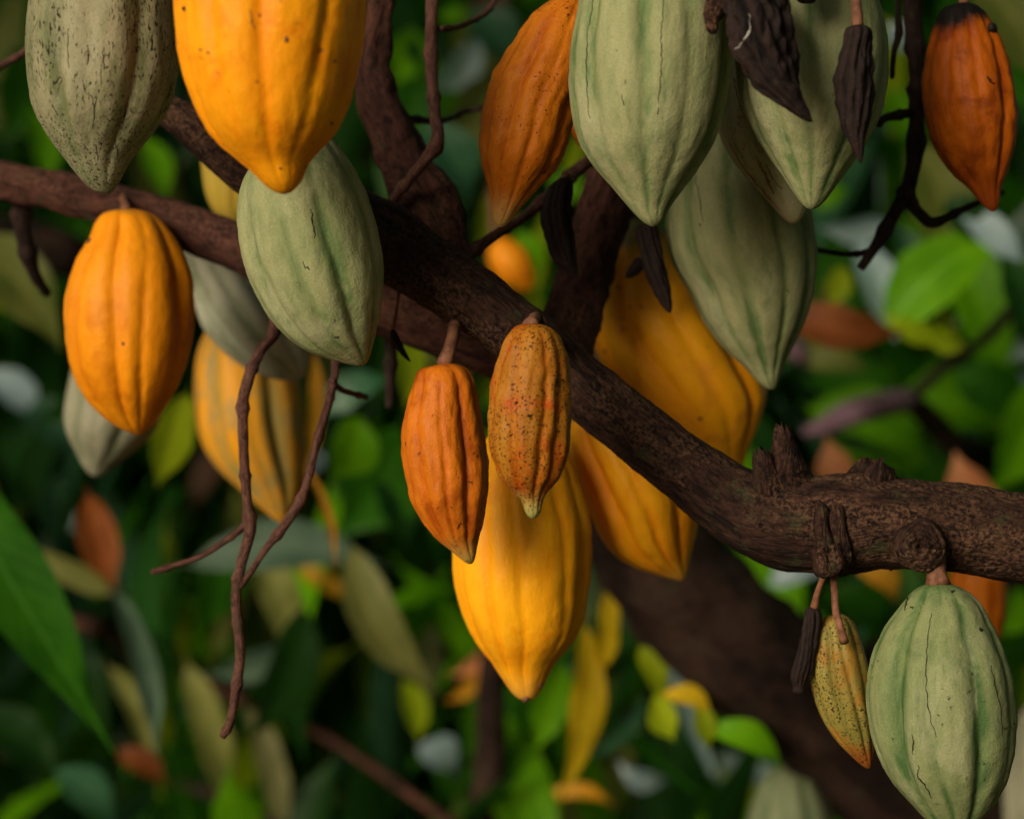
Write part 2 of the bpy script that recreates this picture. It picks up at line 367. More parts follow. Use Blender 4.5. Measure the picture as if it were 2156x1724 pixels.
# ------------------------------------------------------------------ tubes: limbs, twigs, stalks
def spline(pts, n):
    pts = np.array(pts, float); k = len(pts)
    ext = np.vstack([2 * pts[0] - pts[1], pts, 2 * pts[-1] - pts[-2]])
    seg = np.linalg.norm(np.diff(pts[:, :3], axis=0), axis=1); cum = np.concatenate([[0], np.cumsum(seg)])
    out = []
    for s in np.linspace(0, cum[-1], n):
        i = min(np.searchsorted(cum, s, 'right') - 1, k - 2)
        t = (s - cum[i]) / max(seg[i], 1e-9)
        p0, p1, p2, p3 = ext[i:i + 4]
        out.append(0.5 * (2*p1 + (p2 - p0)*t + (2*p0 - 5*p1 + 4*p2 - p3)*t*t + (3*p1 - p0 - 3*p2 + p3)*t**3))
    return np.array(out), np.linspace(0, cum[-1], n)
def tube_mesh(name, path, seg=16, step=None, rough=0.0, lump=0.0, seed=0, ragged=0.0, caps=True, node=0.0):
    """path: (x, y, z, radius) in metres"""
    path = [tuple(p) for p in path]
    tot = sum((Vector(path[i][:3]) - Vector(path[i + 1][:3])).length for i in range(len(path) - 1))
    n = max(6, int(tot / (step or 0.01)))
    C, S = spline(path, n)
    T = np.gradient(C[:, :3], axis=0); T /= np.linalg.norm(T, axis=1)[:, None]
    ref = Vector((0.3, -0.9, 0.2)); nv = Vector(T[0]).cross(ref).normalized()
    V, A = [], []
    so = Vector((seed * 3.1, seed * 1.7, seed * 0.9))
    for i in range(n):
        t = Vector(T[i]); nv = (nv - t * nv.dot(t)).normalized(); b = t.cross(nv)
        r = max(C[i, 3], 2e-4)
        for j in range(seg):
            a = 2 * math.pi * j / seg
            dvec = nv * math.cos(a) + b * math.sin(a)
            rr = r
            q = Vector((math.cos(a) * r, math.sin(a) * r, S[i]))
            if node: rr *= 1 + 0.38 * math.exp(-(((S[i] + 0.004 * math.sin(S[i] * 90 + seed)) % node - node / 2) / (r * 0.8)) ** 2)
            if lump: rr *= 1 + lump * noise.noise(Vector((math.cos(a) * 0.9, math.sin(a) * 0.9, S[i] / max(r, 0.004) * 0.45)) + so)
            if rough:
                q2 = Vector((q.x * 130, q.y * 130, q.z * 42)) + so
                rr += r * rough * (noise.noise(q2) + 0.6 * noise.noise(q2 * 2.3) + 0.35 * noise.noise(q2 * 4.9))
            off = Vector((0, 0, 0))
            if ragged and i > n - 5:
                k = i - n + 5
                off = t * (ragged * k / 4 * noise.noise(Vector((math.cos(a) * 2.3, math.sin(a) * 2.3, seed))) * 2)
            V.append(Vector(C[i, :3]) + dvec * rr + off)
            A.append((math.cos(a) * r, math.sin(a) * r, S[i] * 0.3))
    F = grid_faces(n, seg)
    if caps:
        F.append(tuple(reversed(range(seg)))); F.append(tuple(range((n - 1) * seg, n * seg)))
    return V, F, A
def tube(name, path, parent, mat, **kw):
    V, F, A = tube_mesh(name, path, **kw)
    o0 = wloc(parent) if parent is not None else Vector((0, 0, 0))
    V = [p - o0 for p in V]
    return link(name, mesh_np(name, V, F, True, {'pc': np.array(A)}), parent, mat)
def pix(path):                               # (u, v, depth, radius in picture units) -> metres
    return [(*P(u, v, d), r * KPX * d) for u, v, d, r in path]

TREE = empty('cacao_tree', P(2950, 1150, 1.30).to_2d().to_3d())
tag(TREE, 'bark covered cacao tree whose crooked limb crosses the picture, hung with pods', 'tree')
def limb(name, path, mat='bark_main', parent=None, **kw):
    d = dict(seg=40, step=0.004, rough=0.10, lump=0.16); d.update(kw)
    return tube(name, pix(path), parent or TREE, M[mat], **d)

MAIN = limb('main_limb', [(345, 230, 1.36, 34), (380, 250, 1.36, 36), (440, 298, 1.36, 42), (520, 355, 1.36, 52), (640, 420, 1.345, 64), (790, 492, 1.33, 76),
    (880, 552, 1.32, 74), (958, 604, 1.31, 72), (1090, 700, 1.305, 68), (1205, 795, 1.30, 66), (1326, 896, 1.30, 66), (1450, 990, 1.30, 70),
    (1560, 1068, 1.295, 84), (1660, 1100, 1.29, 98), (1770, 1098, 1.285, 106), (1880, 1100, 1.28, 96), (2000, 1112, 1.28, 90),
    (2156, 1134, 1.28, 92), (2500, 1200, 1.29, 100), (2900, 1240, 1.30, 120)], seg=96, step=0.0022, rough=0.055, lump=0.09, ragged=0.004, seed=3)
trunk_foot = P(2950, 1150, 1.30)
tube('trunk', [(trunk_foot.x, trunk_foot.y, -0.05, 0.11), (trunk_foot.x, trunk_foot.y, 0.4, 0.085), (trunk_foot.x - 0.01, trunk_foot.y, 1.0, 0.072),
    (*P(2920, 1240, 1.30), 0.066), (*P(2980, 500, 1.34), 0.055), (*P(2900, -300, 1.40), 0.045), (*P(2750, -1200, 1.45), 0.03)],
    TREE, M['bark_main'], seg=48, step=0.01, rough=0.1, lump=0.15, seed=8)
limb('lower_limb', [(-700, 250, 1.62, 34), (-300, 325, 1.55, 38), (0, 378, 1.48, 42), (180, 420, 1.46, 44), (350, 466, 1.45, 48), (500, 520, 1.44, 52),
    (660, 595, 1.43, 55), (830, 660, 1.42, 54), (960, 712, 1.41, 50), (1090, 770, 1.39, 48), (1200, 800, 1.34, 46)], 'bark_red', seed=11)
limb('upright_limb', [(940, 560, 1.37, 62), (905, 440, 1.385, 60), (850, 335, 1.40, 52), (805, 235, 1.405, 46), (783, 140, 1.41, 38), (795, 50, 1.41, 30), (800, -40, 1.41, 30),
    (760, -200, 1.40, 34), (560, -380, 1.34, 34), (200, -430, 1.30, 32), (-200, -460, 1.30, 28)], 'bark_red', seed=14, rough=0.14, lump=0.25)
limb('upright_limb', [(1180, 760, 1.38, 62), (1215, 640, 1.42, 60), (1250, 520, 1.44, 58), (1290, 380, 1.45, 58), (1360, 150, 1.45, 54), (1420, -150, 1.42, 52),
    (1520, -330, 1.35, 50), (1800, -360, 1.30, 46), (2100, -330, 1.33, 40), (2500, -300, 1.38, 34)], 'bark_red', seed=17, rough=0.14, lump=0.1)

# twigs
def twig(path, mat='twig', **kw):
    d = dict(seg=14, step=0.0025, rough=0.06, lump=0.16, node=0.031); d.update(kw)
    return limb('twig', path, mat, **d)
twig([(560, 560, 1.42, 14), (578, 690, 1.36, 11), (545, 745, 1.34, 11), (515, 828, 1.33, 12), (512, 930, 1.33, 11), (520, 1050, 1.33, 11), (526, 1115, 1.33, 13),
      (508, 1190, 1.33, 11), (497, 1255, 1.33, 11), (506, 1370, 1.33, 11), (496, 1460, 1.33, 10), (484, 1520, 1.33, 9), (468, 1552, 1.33, 7)], seed=21)
twig([(528, 1095, 1.33, 8), (480, 1135, 1.34, 7), (420, 1172, 1.345, 6), (365, 1190, 1.35, 6), (350, 1196, 1.35, 8), (318, 1205, 1.35, 5)], seed=22)
twig([(712, 640, 1.40, 10), (706, 770, 1.36, 9), (697, 828, 1.345, 9), (668, 930, 1.34, 9), (640, 1035, 1.335, 9), (604, 1098, 1.33, 11), (560, 1155, 1.33, 8), (520, 1215, 1.33, 7), (500, 1240, 1.33, 6)], seed=23)
twig([(697, 800, 1.345, 7), (722, 822, 1.36, 6), (770, 835, 1.40, 6)], seed=24)
twig([(918, -60, 1.36, 15), (911, 0, 1.36, 14), (908, 130, 1.355, 13), (915, 240, 1.35, 13), (921, 300, 1.345, 14), (886, 348, 1.35, 12), (834, 412, 1.36, 11), (815, 450, 1.39, 14)], seed=25)
twig([(925, 62, 1.36, 7), (970, 55, 1.38, 6), (1029, 22, 1.42, 6), (1060, -40, 1.44, 6)], seed=26)
twig([(850, 250, 1.42, 8), (930, 255, 1.46, 7), (980, 235, 1.5, 6), (1020, 228, 1.5, 6)], 'twig_dark', seed=27)
twig([(960, 560, 1.33, 13), (989, 536, 1.335, 12), (1050, 490, 1.35, 11), (1097, 462, 1.36, 11), (1158, 410, 1.38, 12), (1232, 345, 1.40, 14), (1275, 320, 1.42, 15)], seed=28)
twig([(1890, -330, 1.32, 22), (1908, -120, 1.38, 20), (1918, 0, 1.40, 20), (1928, 120, 1.40, 18), (1931, 250, 1.40, 17), (1918, 375, 1.40, 16), (1880, 455, 1.40, 14), (1838, 525, 1.40, 12), (1812, 566, 1.40, 8)], 'twig_dark', seed=29)
twig([(1928, 235, 1.40, 11), (1890, 243, 1.39, 10), (1862, 250, 1.385, 9), (1850, 262, 1.38, 9)], 'twig_dark', seed=30)
twig([(1912, 385, 1.40, 12), (1922, 430, 1.40, 11), (1948, 462, 1.40, 12), (1972, 468, 1.40, 11), (2020, 445, 1.41, 8), (2065, 424, 1.42, 7), (2110, 405, 1.44, 6)], 'twig_dark', seed=31)
twig([(1836, 528, 1.40, 7), (1790, 536, 1.41, 6), (1716, 526, 1.42, 6)], 'twig_dark', seed=32)
twig([(1895, -100, 1.36, 6), (1890, 20, 1.36, 6), (1893, 72, 1.36, 8), (1882, 112, 1.36, 6), (1878, 165, 1.37, 5)], 'twig_dark', seed=33)
twig([(-150, 220, 1.5, 9), (0, 140, 1.44, 8), (58, 104, 1.40, 7), (110, 40, 1.38, 7), (180, -400, 1.32, 9)], seed=34)
twig([(820, 640, 1.44, 14), (822, 760, 1.46, 13), (820, 860, 1.46, 9)], 'twig_dark', seed=35)
twig([(45, 400, 1.5, 20), (48, 480, 1.5, 18), (70, 570, 1.52, 14), (100, 620, 1.54, 8)], 'twig_dark', seed=36)
# woody pieces just above the frame where fruits spring from
twig([(1530, -345, 1.33, 40), (1545, -200, 1.22, 36), (1560, -80, 1.18, 34), (1510, 10, 1.165, 26), (1498, 42, 1.165, 17), (1503, 72, 1.165, 5)], 'bark_main', seed=37, seg=24, rough=0.2)
twig([(1700, -350, 1.31, 36), (1690, -200, 1.22, 34), (1695, -60, 1.17, 34), (1697, -10, 1.17, 26), (1697, 6, 1.17, 16)], 'bark_main', seed=38, seg=24, rough=0.2)

# knots and broken stubs on the main limb
def knot(u, v, d, r, rings, seed, flat=0.55, parent=MAIN, depth=0.012):
    c = P(u, v, d); n = (Vector((0, 0, CAM_Z)) - c).normalized()
    n = (n + CY * -0.10).normalized(); a = CX; b = n.cross(a).normalized(); a = b.cross(n)
    k = KPX * d * r; nr, ns = 34, 64; V, A = [], []
    for i in range(nr):
        t = i / (nr - 1); rad = k * t
        for j in range(ns):
            th = 2 * math.pi * j / ns
            wob = 1 + 0.16 * noise.noise(Vector((math.cos(th), math.sin(th), seed + t)))
            hgt = k * flat * (1 - t ** 2.6) + k * 0.055 * math.sin(t * rings * 6.28 + 1.2 * math.sin(th + seed)) * (1 - t * 0.6)
            hgt -= k * 0.30 * math.exp(-(t / 0.16) ** 2)
            hgt += k * 0.09 * noise.noise(Vector((math.cos(th) * t * 5, math.sin(th) * t * 5, seed)))
            if t > 0.9: hgt -= k * 1.2 * (t - 0.9) / 0.1
            q = c + a * (rad * wob * math.cos(th)) + b * (rad * wob * math.sin(th)) + n * (hgt - depth)
            V.append(q - wloc(parent)); A.append((rad * 0.9, th * 0.004, t * 0.02))
    F = grid_faces(nr, ns)
    return link('knot', mesh_np('knot', V, F, True, {'pc': np.array(A)}), parent, M['bark_main'])
knot(1936, 1150, 1.247, 60, 3.5, 2.0, 0.60, depth=0.001)
knot(1758, 1170, 1.255, 40, 1.5, 6.0, 0.6, depth=0.002)
def stub(path, seed, **kw):
    d = dict(seg=28, step=0.002, rough=0.12, lump=0.22, ragged=0.004); d.update(kw)
    return limb('stub', path, 'bark_main', MAIN, seed=seed, **d)
stub([(1668, 1080, 1.30, 80), (1656, 1015, 1.288, 62), (1652, 978, 1.28, 42), (1652, 938, 1.275, 27), (1648, 912, 1.272, 20), (1646, 898, 1.272, 13)], 41)
stub([(1630, 1060, 1.285, 42), (1614, 995, 1.275, 27), (1606, 962, 1.272, 20), (1603, 950, 1.272, 15)], 42)
stub([(1820, 1085, 1.30, 80), (1836, 1030, 1.288, 60), (1848, 1000, 1.28, 46), (1852, 988, 1.28, 36)], 43)
# bark fold running down to the fruit cushion
for k, (u0, u1) in enumerate(((1730, 1740), (1764, 1772))):
    limb('bark_fold', [(u0 - 14, 1045, 1.268, 6), (u0, 1075, 1.259, 14), (u1 - 8, 1115, 1.255, 17), (u1, 1165, 1.257, 17), (u1 + 2, 1205, 1.266, 14)],
         'bark_main', MAIN, seg=16, step=0.002, rough=0.18, lump=0.4, seed=50 + k)
limb('fruit_cushion', [(1735, 1150, 1.25, 26), (1745, 1195, 1.25, 30), (1750, 1212, 1.25, 20)], 'bark_main', MAIN, seg=24, step=0.002, rough=0.3, lump=0.4, seed=55)
limb('fruit_cushion', [(1118, 700, 1.27, 30), (1126, 678, 1.245, 22), (1130, 668, 1.235, 14)], 'bark_main', MAIN, seg=24, step=0.002, rough=0.2, lump=0.2, seed=56)

rk = random.Random(5)
for k in range(16):                          # loose flakes fringing the underside of the limb
    u = rk.uniform(1520, 2150); vv = float(np.interp(u, [1520, 1600, 1700, 1800, 1900, 2000, 2150], [1112, 1158, 1192, 1200, 1190, 1196, 1220]))
    limb('bark_flake', [(u, vv - 22, 1.288, 10), (u + rk.uniform(-8, 8), vv - 4, 1.286, rk.uniform(6, 11)), (u + rk.uniform(-12, 12), vv + rk.uniform(2, 10), 1.286, 2)],
         'bark_main', MAIN, seg=8, step=0.0015, rough=0.3, lump=0.5, seed=200 + k)

# ------------------------------------------------------------------ pods
PODS = {}
def pod(name, label, mat, axis, d, left, right, group=None, phase=0.0, amp=0.065, nf=5, stalk=None, rings=84, segs=120,
        wart=0.013, lumpy=0.03, dtip=None, cat='cocoa pod', seed=0, crack=(), stalk_r=9, stalk_mat='stalk', groove=1.0, sharp=1.0, twist=0.0):
    (u0, v0), (u1, v1) = axis
    dt = d if dtip is None else dtip
    ax = np.array([u1 - u0, v1 - v0], float); ln = np.linalg.norm(ax); ax /= ln
    pr = np.array([ax[1], -ax[0]])            # points to the right for a downward axis
    if pr[0] < 0: pr = -pr
    def prof(pts, sgn):
        S, W = [], []
        for u, v in pts:
            q = np.array([u - u0, v - v0]); s = q.dot(ax) / ln
            if 0.004 < s < 0.996: S.append(s); W.append(max(1.0, sgn * q.dot(pr)) ** 2)
        o = np.argsort(S); S = [0.0] + [S[i] for i in o] + [1.0]; W = [0.0] + [W[i] for i in o] + [0.0]
        k = [0]
        for i in range(1, len(S)):
            if S[i] > S[k[-1]] + 0.003: k.append(i)
        return [S[i] for i in k], [W[i] for i in k]
    sv = 0.5 * (1 - np.cos(np.linspace(0.0, math.pi, rings)))
    sv[0], sv[-1] = 0.0006, 0.9994
    l = np.sqrt(np.clip(pchip(*prof(left, -1), sv), 0.2, None)); r = np.sqrt(np.clip(pchip(*prof(right, 1), sv), 0.2, None))
    ker = np.array([1, 2, 3, 2, 1.]) / 9
    for arr in (l, r):
        sm = np.convolve(np.pad(arr, 2, mode='edge'), ker, 'valid'); arr[3:-3] = sm[3:-3]
    rnd = random.Random(seed + 77)
    jit = [rnd.uniform(-0.09, 0.09) for _ in range(2 * nf)]; dep = [rnd.uniform(0.75, 1.3) if m % 2 == 0 else rnd.uniform(0.35, 0.85) for m in range(2 * nf)]
    wid = [rnd.uniform(0.12, 0.20) if m % 2 == 0 else rnd.uniform(0.08, 0.15) for m in range(2 * nf)]; fo = [rnd.uniform(0, 6) for m in range(2 * nf)]
    V = np.zeros((rings * segs, 3)); al = np.zeros(rings * segs); rg = np.zeros(rings * segs); pc = np.zeros((rings * segs, 3))
    root = P(u0, v0, d)
    so = Vector((seed * 2.3, seed * 0.71, seed * 1.9))
    wdir = CX * pr[0] - CY * pr[1]
    for i, s in enumerate(sv):
        dd = d + (dt - d) * s; k = KPX * dd
        cpx = np.array([u0, v0]) + ax * (s * ln) + pr * ((r[i] - l[i]) / 2)
        rad = (l[i] + r[i]) / 2 * k
        C = P(cpx[0], cpx[1], dd)
        e = min(1, s / 0.10) ** 0.7 * min(1, (1 - s) / 0.16) ** 0.5
        for j in range(segs):
            th = 2 * math.pi * j / segs
            tw = th + phase + twist * s + 0.10 * math.sin(3.0 * s + seed)
            g = 0.0
            for m in range(2 * nf):
                c = m * math.pi / nf + jit[m]
                dl = (tw - c + math.pi) % (2 * math.pi) - math.pi
                if abs(dl) > 0.6: continue
                dl += 0.05 * math.sin(5 * s + fo[m])
                a_m = dep[m] * (0.8 + 0.35 * math.sin(4.2 * s + fo[m] * 2))
                g -= a_m * (0.85 * math.exp(-(dl / (wid[m] * sharp)) ** 2) + 0.34 * groove * math.exp(-(dl / 0.035) ** 2))
            cs, sn = math.cos(th), math.sin(th)
            rr = rad * (1 + amp * 0.22 + 1.25 * amp * e * g)
            q = Vector((cs * 1.6, sn * 1.6, s * ln * k * 14)) + so
            rr += rad * lumpy * noise.noise(q) * e
            if wart:
                q2 = Vector((cs * rad * 260, sn * rad * 260, s * ln * k * 120)) + so
                rr += min(rad, 0.03) * wart * e * (noise.noise(q2) + 0.5 * noise.noise(q2 * 2.1)) * 1.6
            p = C + wdir * (rr * cs) - CZ * (rr * sn)
            ix = i * segs + j
            V[ix] = p - root; al[ix] = s; rg[ix] = max(0.0, 1 + g)
            pc[ix] = (cs * rad, sn * rad, s * ln * k * 0.28)
    e = empty(name, root); tag(e, label, cat, group)
    F = grid_faces(rings, segs); F.append(tuple(reversed(range(segs)))); F.append(tuple(range((rings - 1) * segs, rings * segs)))
    h = link('husk', mesh_np('husk', V, F, True, {'along': al, 'ridge': rg, 'pc': pc}), e, M[mat])
    if stalk:
        tube('stalk', pix([(*stalk[0][:3], stalk_r * 1.35)] + [(*q[:3], stalk_r) for q in stalk[1:]]), e, M[stalk_mat], seg=14, step=0.003, rough=0.06, lump=0.2, seed=seed)
    if crack:
        bv = BVHTree.FromPolygons([Vector(x) + root for x in V], F)
        o = Vector((0, 0, CAM_Z))
        for item in crack:
            cm, rr, pts = item
            out = []
            for a in range(len(pts) - 1):
                for t in np.linspace(0, 1, 6, endpoint=False):
                    uu = pts[a][0] + (pts[a + 1][0] - pts[a][0]) * t + rnd.uniform(-1.8, 1.8)
                    vv = pts[a][1] + (pts[a + 1][1] - pts[a][1]) * t
                    hit = bv.ray_cast(o, (P(uu, vv, 1.0) - o).normalized())
                    if hit[0] is not None: out.append(hit[0])
            if len(out) > 3:
                n = len(out)
                path = [(*q, rr * (0.35 + 0.65 * math.sin(math.pi * (i + 0.5) / n)) * rnd.uniform(0.6, 1.2)) for i, q in enumerate(out)]
                VV, FF, AA = tube_mesh('crack', path, seg=6, step=0.0012)
                link('crack', mesh_np('crack', [p - root for p in VV], FF, True, {'pc': np.array(AA)}), h, M[cm])
    PODS[name + str(len(PODS))] = e
    return e

GF, GB = 'ripe pods hanging in front', 'pods hanging further back'
# A
pod('cocoa_pod', 'grey green pod covered with fine black cracks, cut off at the top left corner', 'green_crackled', ((215, -250), (226, 409)), 1.215,
    [(130, -225), (90, -150), (70, -50), (62, 30), (59, 89), (64, 161), (75, 225), (100, 279), (132, 325), (161, 365), (186, 393)],
    [(300, -225), (340, -150), (362, -50), (371, 36), (376, 107), (372, 161), (361, 215), (340, 257), (304, 304), (272, 343), (254, 379), (240, 400)],
    stalk=[(215, -245, 1.215), (212, -330, 1.25), (205, -430, 1.30)], phase=0.35, seed=1, amp=0.08,
    crack=[('crack', 0.0003, [(144, 60), (143, 110), (145, 150)]), ('crack', 0.00034, [(185, 95), (187, 120), (184, 140)]), ('crack', 0.00034, [(217, 100), (218, 130), (219, 150)]),
           ('crack', 0.00034, [(203, 205), (198, 235), (196, 275)]), ('crack', 0.00034, [(268, 205), (263, 240), (258, 265)]), ('crack', 0.00034, [(345, 90), (346, 112)]),
           ('crack', 0.00034, [(318, 75), (319, 102)]), ('crack', 0.0003, [(203, 305), (206, 345)]), ('crack', 0.0003, [(245, 305), (250, 350)]), ('crack', 0.0003, [(266, 60), (267, 110)])])
# B
pod('cocoa_pod', 'largest bright yellow pod, at the top left in front of the limb', 'yellow_front', ((570, -330), (600, 409)), 1.14,
    [(480, -305), (420, -220), (385, -110), (368, 0), (371, 54), (377, 107), (390, 161), (408, 215), (436, 272), (465, 308), (508, 343), (529, 361), (558, 390), (575, 402)],
    [(660, -305), (720, -220), (757, -110), (767, 0), (762, 89), (751, 143), (737, 207), (722, 247), (697, 290), (662, 326), (647, 347), (637, 376), (622, 397)],
    stalk=[(570, -325, 1.14), (560, -370, 1.22), (540, -395, 1.33)], phase=1.02, seed=2, amp=0.075,
    crack=[('crack', 0.0011, [(387, 16), (389, 19), (388, 22)]), ('scab', 0.0013, [(600, 78), (603, 84), (601, 90)]), ('crack', 0.0008, [(697, 259), (699, 262)]),
           ('scab', 0.0009, [(420, 104), (424, 106)]), ('scab', 0.0009, [(436, 110), (440, 113)]), ('scab', 0.0008, [(702, 128), (706, 131)]),
           ('scab', 0.0008, [(545, 30), (546, 36)]), ('scab', 0.0007, [(589, 352), (591, 357)]), ('scab', 0.0004, [(528, 20), (531, 50), (536, 64)])])
# C
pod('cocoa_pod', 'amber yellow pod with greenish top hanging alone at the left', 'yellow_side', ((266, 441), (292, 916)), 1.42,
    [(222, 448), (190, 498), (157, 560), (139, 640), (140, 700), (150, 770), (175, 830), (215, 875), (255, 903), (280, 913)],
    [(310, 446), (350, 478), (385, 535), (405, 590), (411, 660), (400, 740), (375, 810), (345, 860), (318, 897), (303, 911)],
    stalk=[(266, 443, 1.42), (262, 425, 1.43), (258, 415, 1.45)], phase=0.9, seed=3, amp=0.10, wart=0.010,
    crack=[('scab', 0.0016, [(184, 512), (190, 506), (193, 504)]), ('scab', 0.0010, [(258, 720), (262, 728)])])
# D
pod('cocoa_pod', 'plump pale green pod under the tip of the largest yellow pod', 'green_mid', ((615, 268), (764, 769)), 1.25,
    [(570, 300), (535, 345), (512, 385), (502, 430), (502, 480), (515, 560), (540, 620), (565, 665), (600, 705), (640, 735), (700, 758), (735, 767)],
    [(668, 272), (705, 293), (730, 325), (752, 362), (776, 410), (794, 470), (805, 530), (808, 590), (803, 640), (791, 700), (781, 740), (775, 758)],
    stalk=[(615, 272, 1.25), (600, 290, 1.30), (590, 330, 1.34)], phase=0.15, seed=4, amp=0.095,
    crack=[('crack', 0.0004, [(655, 440), (658, 465), (664, 508)]), ('crack', 0.00034, [(646, 560), (652, 568)]), ('crack', 0.0003, [(637, 550), (642, 565), (647, 562), (652, 570)])])
# E
pod('cocoa_pod', 'slender orange pod with pale tip leaning left of the central green pod', 'orange_top', ((1212, -22), (1052, 479)), 1.275,
    [(1180, -8), (1154, 4), (1122, 29), (1090, 72), (1065, 114), (1036, 165), (1020, 222), (1009, 286), (1008, 322), (1018, 365), (1029, 401), (1032, 429), (1038, 461)],
    [(1240, 0), (1255, 60), (1250, 140), (1230, 200), (1208, 250), (1193, 304), (1179, 343), (1154, 376), (1122, 408), (1090, 447), (1072, 469)],
    stalk=[(1212, -18, 1.275), (1240, -80, 1.33), (1330, -130, 1.42)], phase=0.6, seed=5, wart=0.024, amp=0.095, stalk_mat='crack')
# F
pod('cocoa_pod', 'big pale green pod in the upper centre with one long dark seam', 'green_pale', ((1372, -225), (1376, 477)), 1.215,
    [(1300, -205), (1250, -130), (1225, -50), (1220, 0), (1208, 64), (1200, 125), (1200, 197), (1208, 258), (1222, 304), (1250, 350), (1286, 390), (1318, 429), (1340, 454), (1361, 472)],
    [(1445, -205), (1500, -130), (1530, -30), (1542, 60), (1542, 107), (1539, 150), (1528, 222), (1514, 275), (1492, 322), (1467, 361), (1440, 397), (1411, 436), (1397, 465)],
    stalk=[(1372, -220, 1.215), (1390, -270, 1.30), (1450, -260, 1.40)], phase=0.62, seed=6, amp=0.085,
    crack=[('crack', 0.0003, [(1396, -5), (1395, 40), (1392, 80), (1393, 110), (1392, 150), (1388, 200), (1385, 250)]),
           ('crack', 0.0003, [(1250, 0), (1238, 60), (1234, 130), (1235, 200), (1242, 260)]), ('crack', 0.0004, [(1308, 200), (1313, 228)])])
# E2
pod('cocoa_pod', 'orange pod mostly hidden behind the big central green pod', 'orange_plain', ((1235, 40), (1250, 330)), 1.36,
    [(1205, 80), (1190, 160), (1192, 230), (1208, 290), (1230, 320)], [(1265, 80), (1285, 160), (1288, 230), (1280, 290), (1265, 320)],
    stalk=[(1235, 44, 1.36), (1270, 0, 1.40), (1370, 0, 1.43)], seed=25, rings=40, segs=60)
# H
pod('cocoa_pod', 'green pod with rusty cracked skin squeezed between two larger green pods', 'green_scarred', ((1600, -120), (1672, 471)), 1.315,
    [(1555, -60), (1525, 30), (1515, 120), (1510, 200), (1514, 272), (1535, 322), (1564, 365), (1600, 404), (1628, 436), (1650, 461)],
    [(1660, -60), (1700, 30), (1722, 120), (1735, 200), (1736, 272), (1728, 330), (1715, 385), (1702, 425), (1690, 456)],
    stalk=[(1600, -115, 1.315), (1605, -220, 1.31), (1610, -330, 1.33)], phase=0.5, seed=7, amp=0.06,
    crack=[('rust_scab', 0.0007, [(1535, 300), (1560, 345), (1590, 385), (1625, 425), (1650, 452)]), ('rust_scab', 0.0009, [(1592, 330), (1606, 360), (1622, 392), (1630, 412)]),
           ('rust_scab', 0.0006, [(1612, 345), (1628, 380), (1650, 402)]), ('crack', 0.00034, [(1543, 165), (1555, 210), (1562, 240)])])
# G
pod('cocoa_pod', 'large green pod at the upper right behind two withered black pods', 'green_pale', ((1712, -220), (1708, 441)), 1.235,
    [(1640, -195), (1590, -110), (1562, 0), (1553, 80), (1556, 150), (1568, 220), (1590, 275), (1620, 325), (1650, 370), (1672, 405), (1690, 430)],
    [(1780, -195), (1822, -110), (1846, 0), (1858, 40), (1864, 80), (1866, 125), (1861, 200), (1850, 243), (1825, 297), (1797, 340), (1771, 376), (1746, 411), (1726, 434)],
    stalk=[(1712, -215, 1.235), (1712, -270, 1.27), (1715, -345, 1.31)], phase=0.25, seed=8, amp=0.08)
# I
pod('cocoa_pod', 'grey green pod hanging lowest among the upper green ones, pointed tip over yellow pod', 'green_pale', ((1500, 215), (1628, 820)), 1.385,
    [(1450, 270), (1418, 350), (1402, 420), (1400, 470), (1407, 530), (1428, 580), (1450, 611), (1478, 669), (1521, 729), (1571, 776), (1600, 808)],
    [(1570, 225), (1630, 280), (1675, 360), (1705, 450), (1717, 520), (1718, 568), (1711, 622), (1693, 683), (1671, 726), (1650, 772), (1638, 806)],
    stalk=[(1500, 220, 1.385), (1480, 150, 1.40), (1420, 60, 1.44)], phase=0.75, seed=9, amp=0.085,
    crack=[('crack', 0.0003, [(1463, 365), (1472, 420), (1484, 478)]), ('crack', 0.00034, [(1655, 610), (1664, 618)]), ('crack', 0.00034, [(1672, 690), (1660, 730), (1652, 750)])])
# J
pod('cocoa_pod', 'fat yellow pod with grey green cap behind the limb, right of centre', 'yellow_capped', ((1330, 455), (1548, 1015)), 1.505,
    [(1292, 492), (1262, 556), (1245, 640), (1243, 700), (1258, 745), (1290, 800), (1340, 870), (1400, 930), (1470, 985), (1520, 1008)],
    [(1385, 470), (1440, 520), (1510, 610), (1570, 700), (1606, 780), (1614, 820), (1607, 860), (1592, 905), (1576, 940), (1562, 985)],
    stalk=[(1330, 460, 1.505), (1315, 430, 1.48), (1300, 400, 1.46)], phase=0.55, seed=10, amp=0.085, wart=0.010,
    crack=[('crack', 0.0011, [(1466, 878), (1474, 882), (1480, 880)]), ('scab', 0.0008, [(1300, 600), (1305, 612)]), ('crack', 0.0005, [(1318, 560), (1321, 575)]),
           ('scab', 0.0007, [(1310, 690), (1314, 697)]), ('scab', 0.0006, [(1350, 640), (1353, 652)])])
# K
pod('cocoa_pod', 'yellow pod emerging below the limb, tip pointing down right', 'yellow_back', ((1300, 822), (1436, 1222)), 1.425,
    [(1240, 838), (1208, 875), (1200, 930), (1210, 990), (1234, 1060), (1260, 1120), (1290, 1165), (1340, 1196), (1390, 1212), (1420, 1220)],
    [(1350, 850), (1410, 900), (1452, 955), (1475, 1015), (1474, 1060), (1464, 1120), (1452, 1175), (1444, 1212)],
    stalk=[(1300, 828, 1.425), (1290, 826, 1.38), (1280, 830, 1.33)], phase=0.3, seed=11, amp=0.105, wart=0.010)
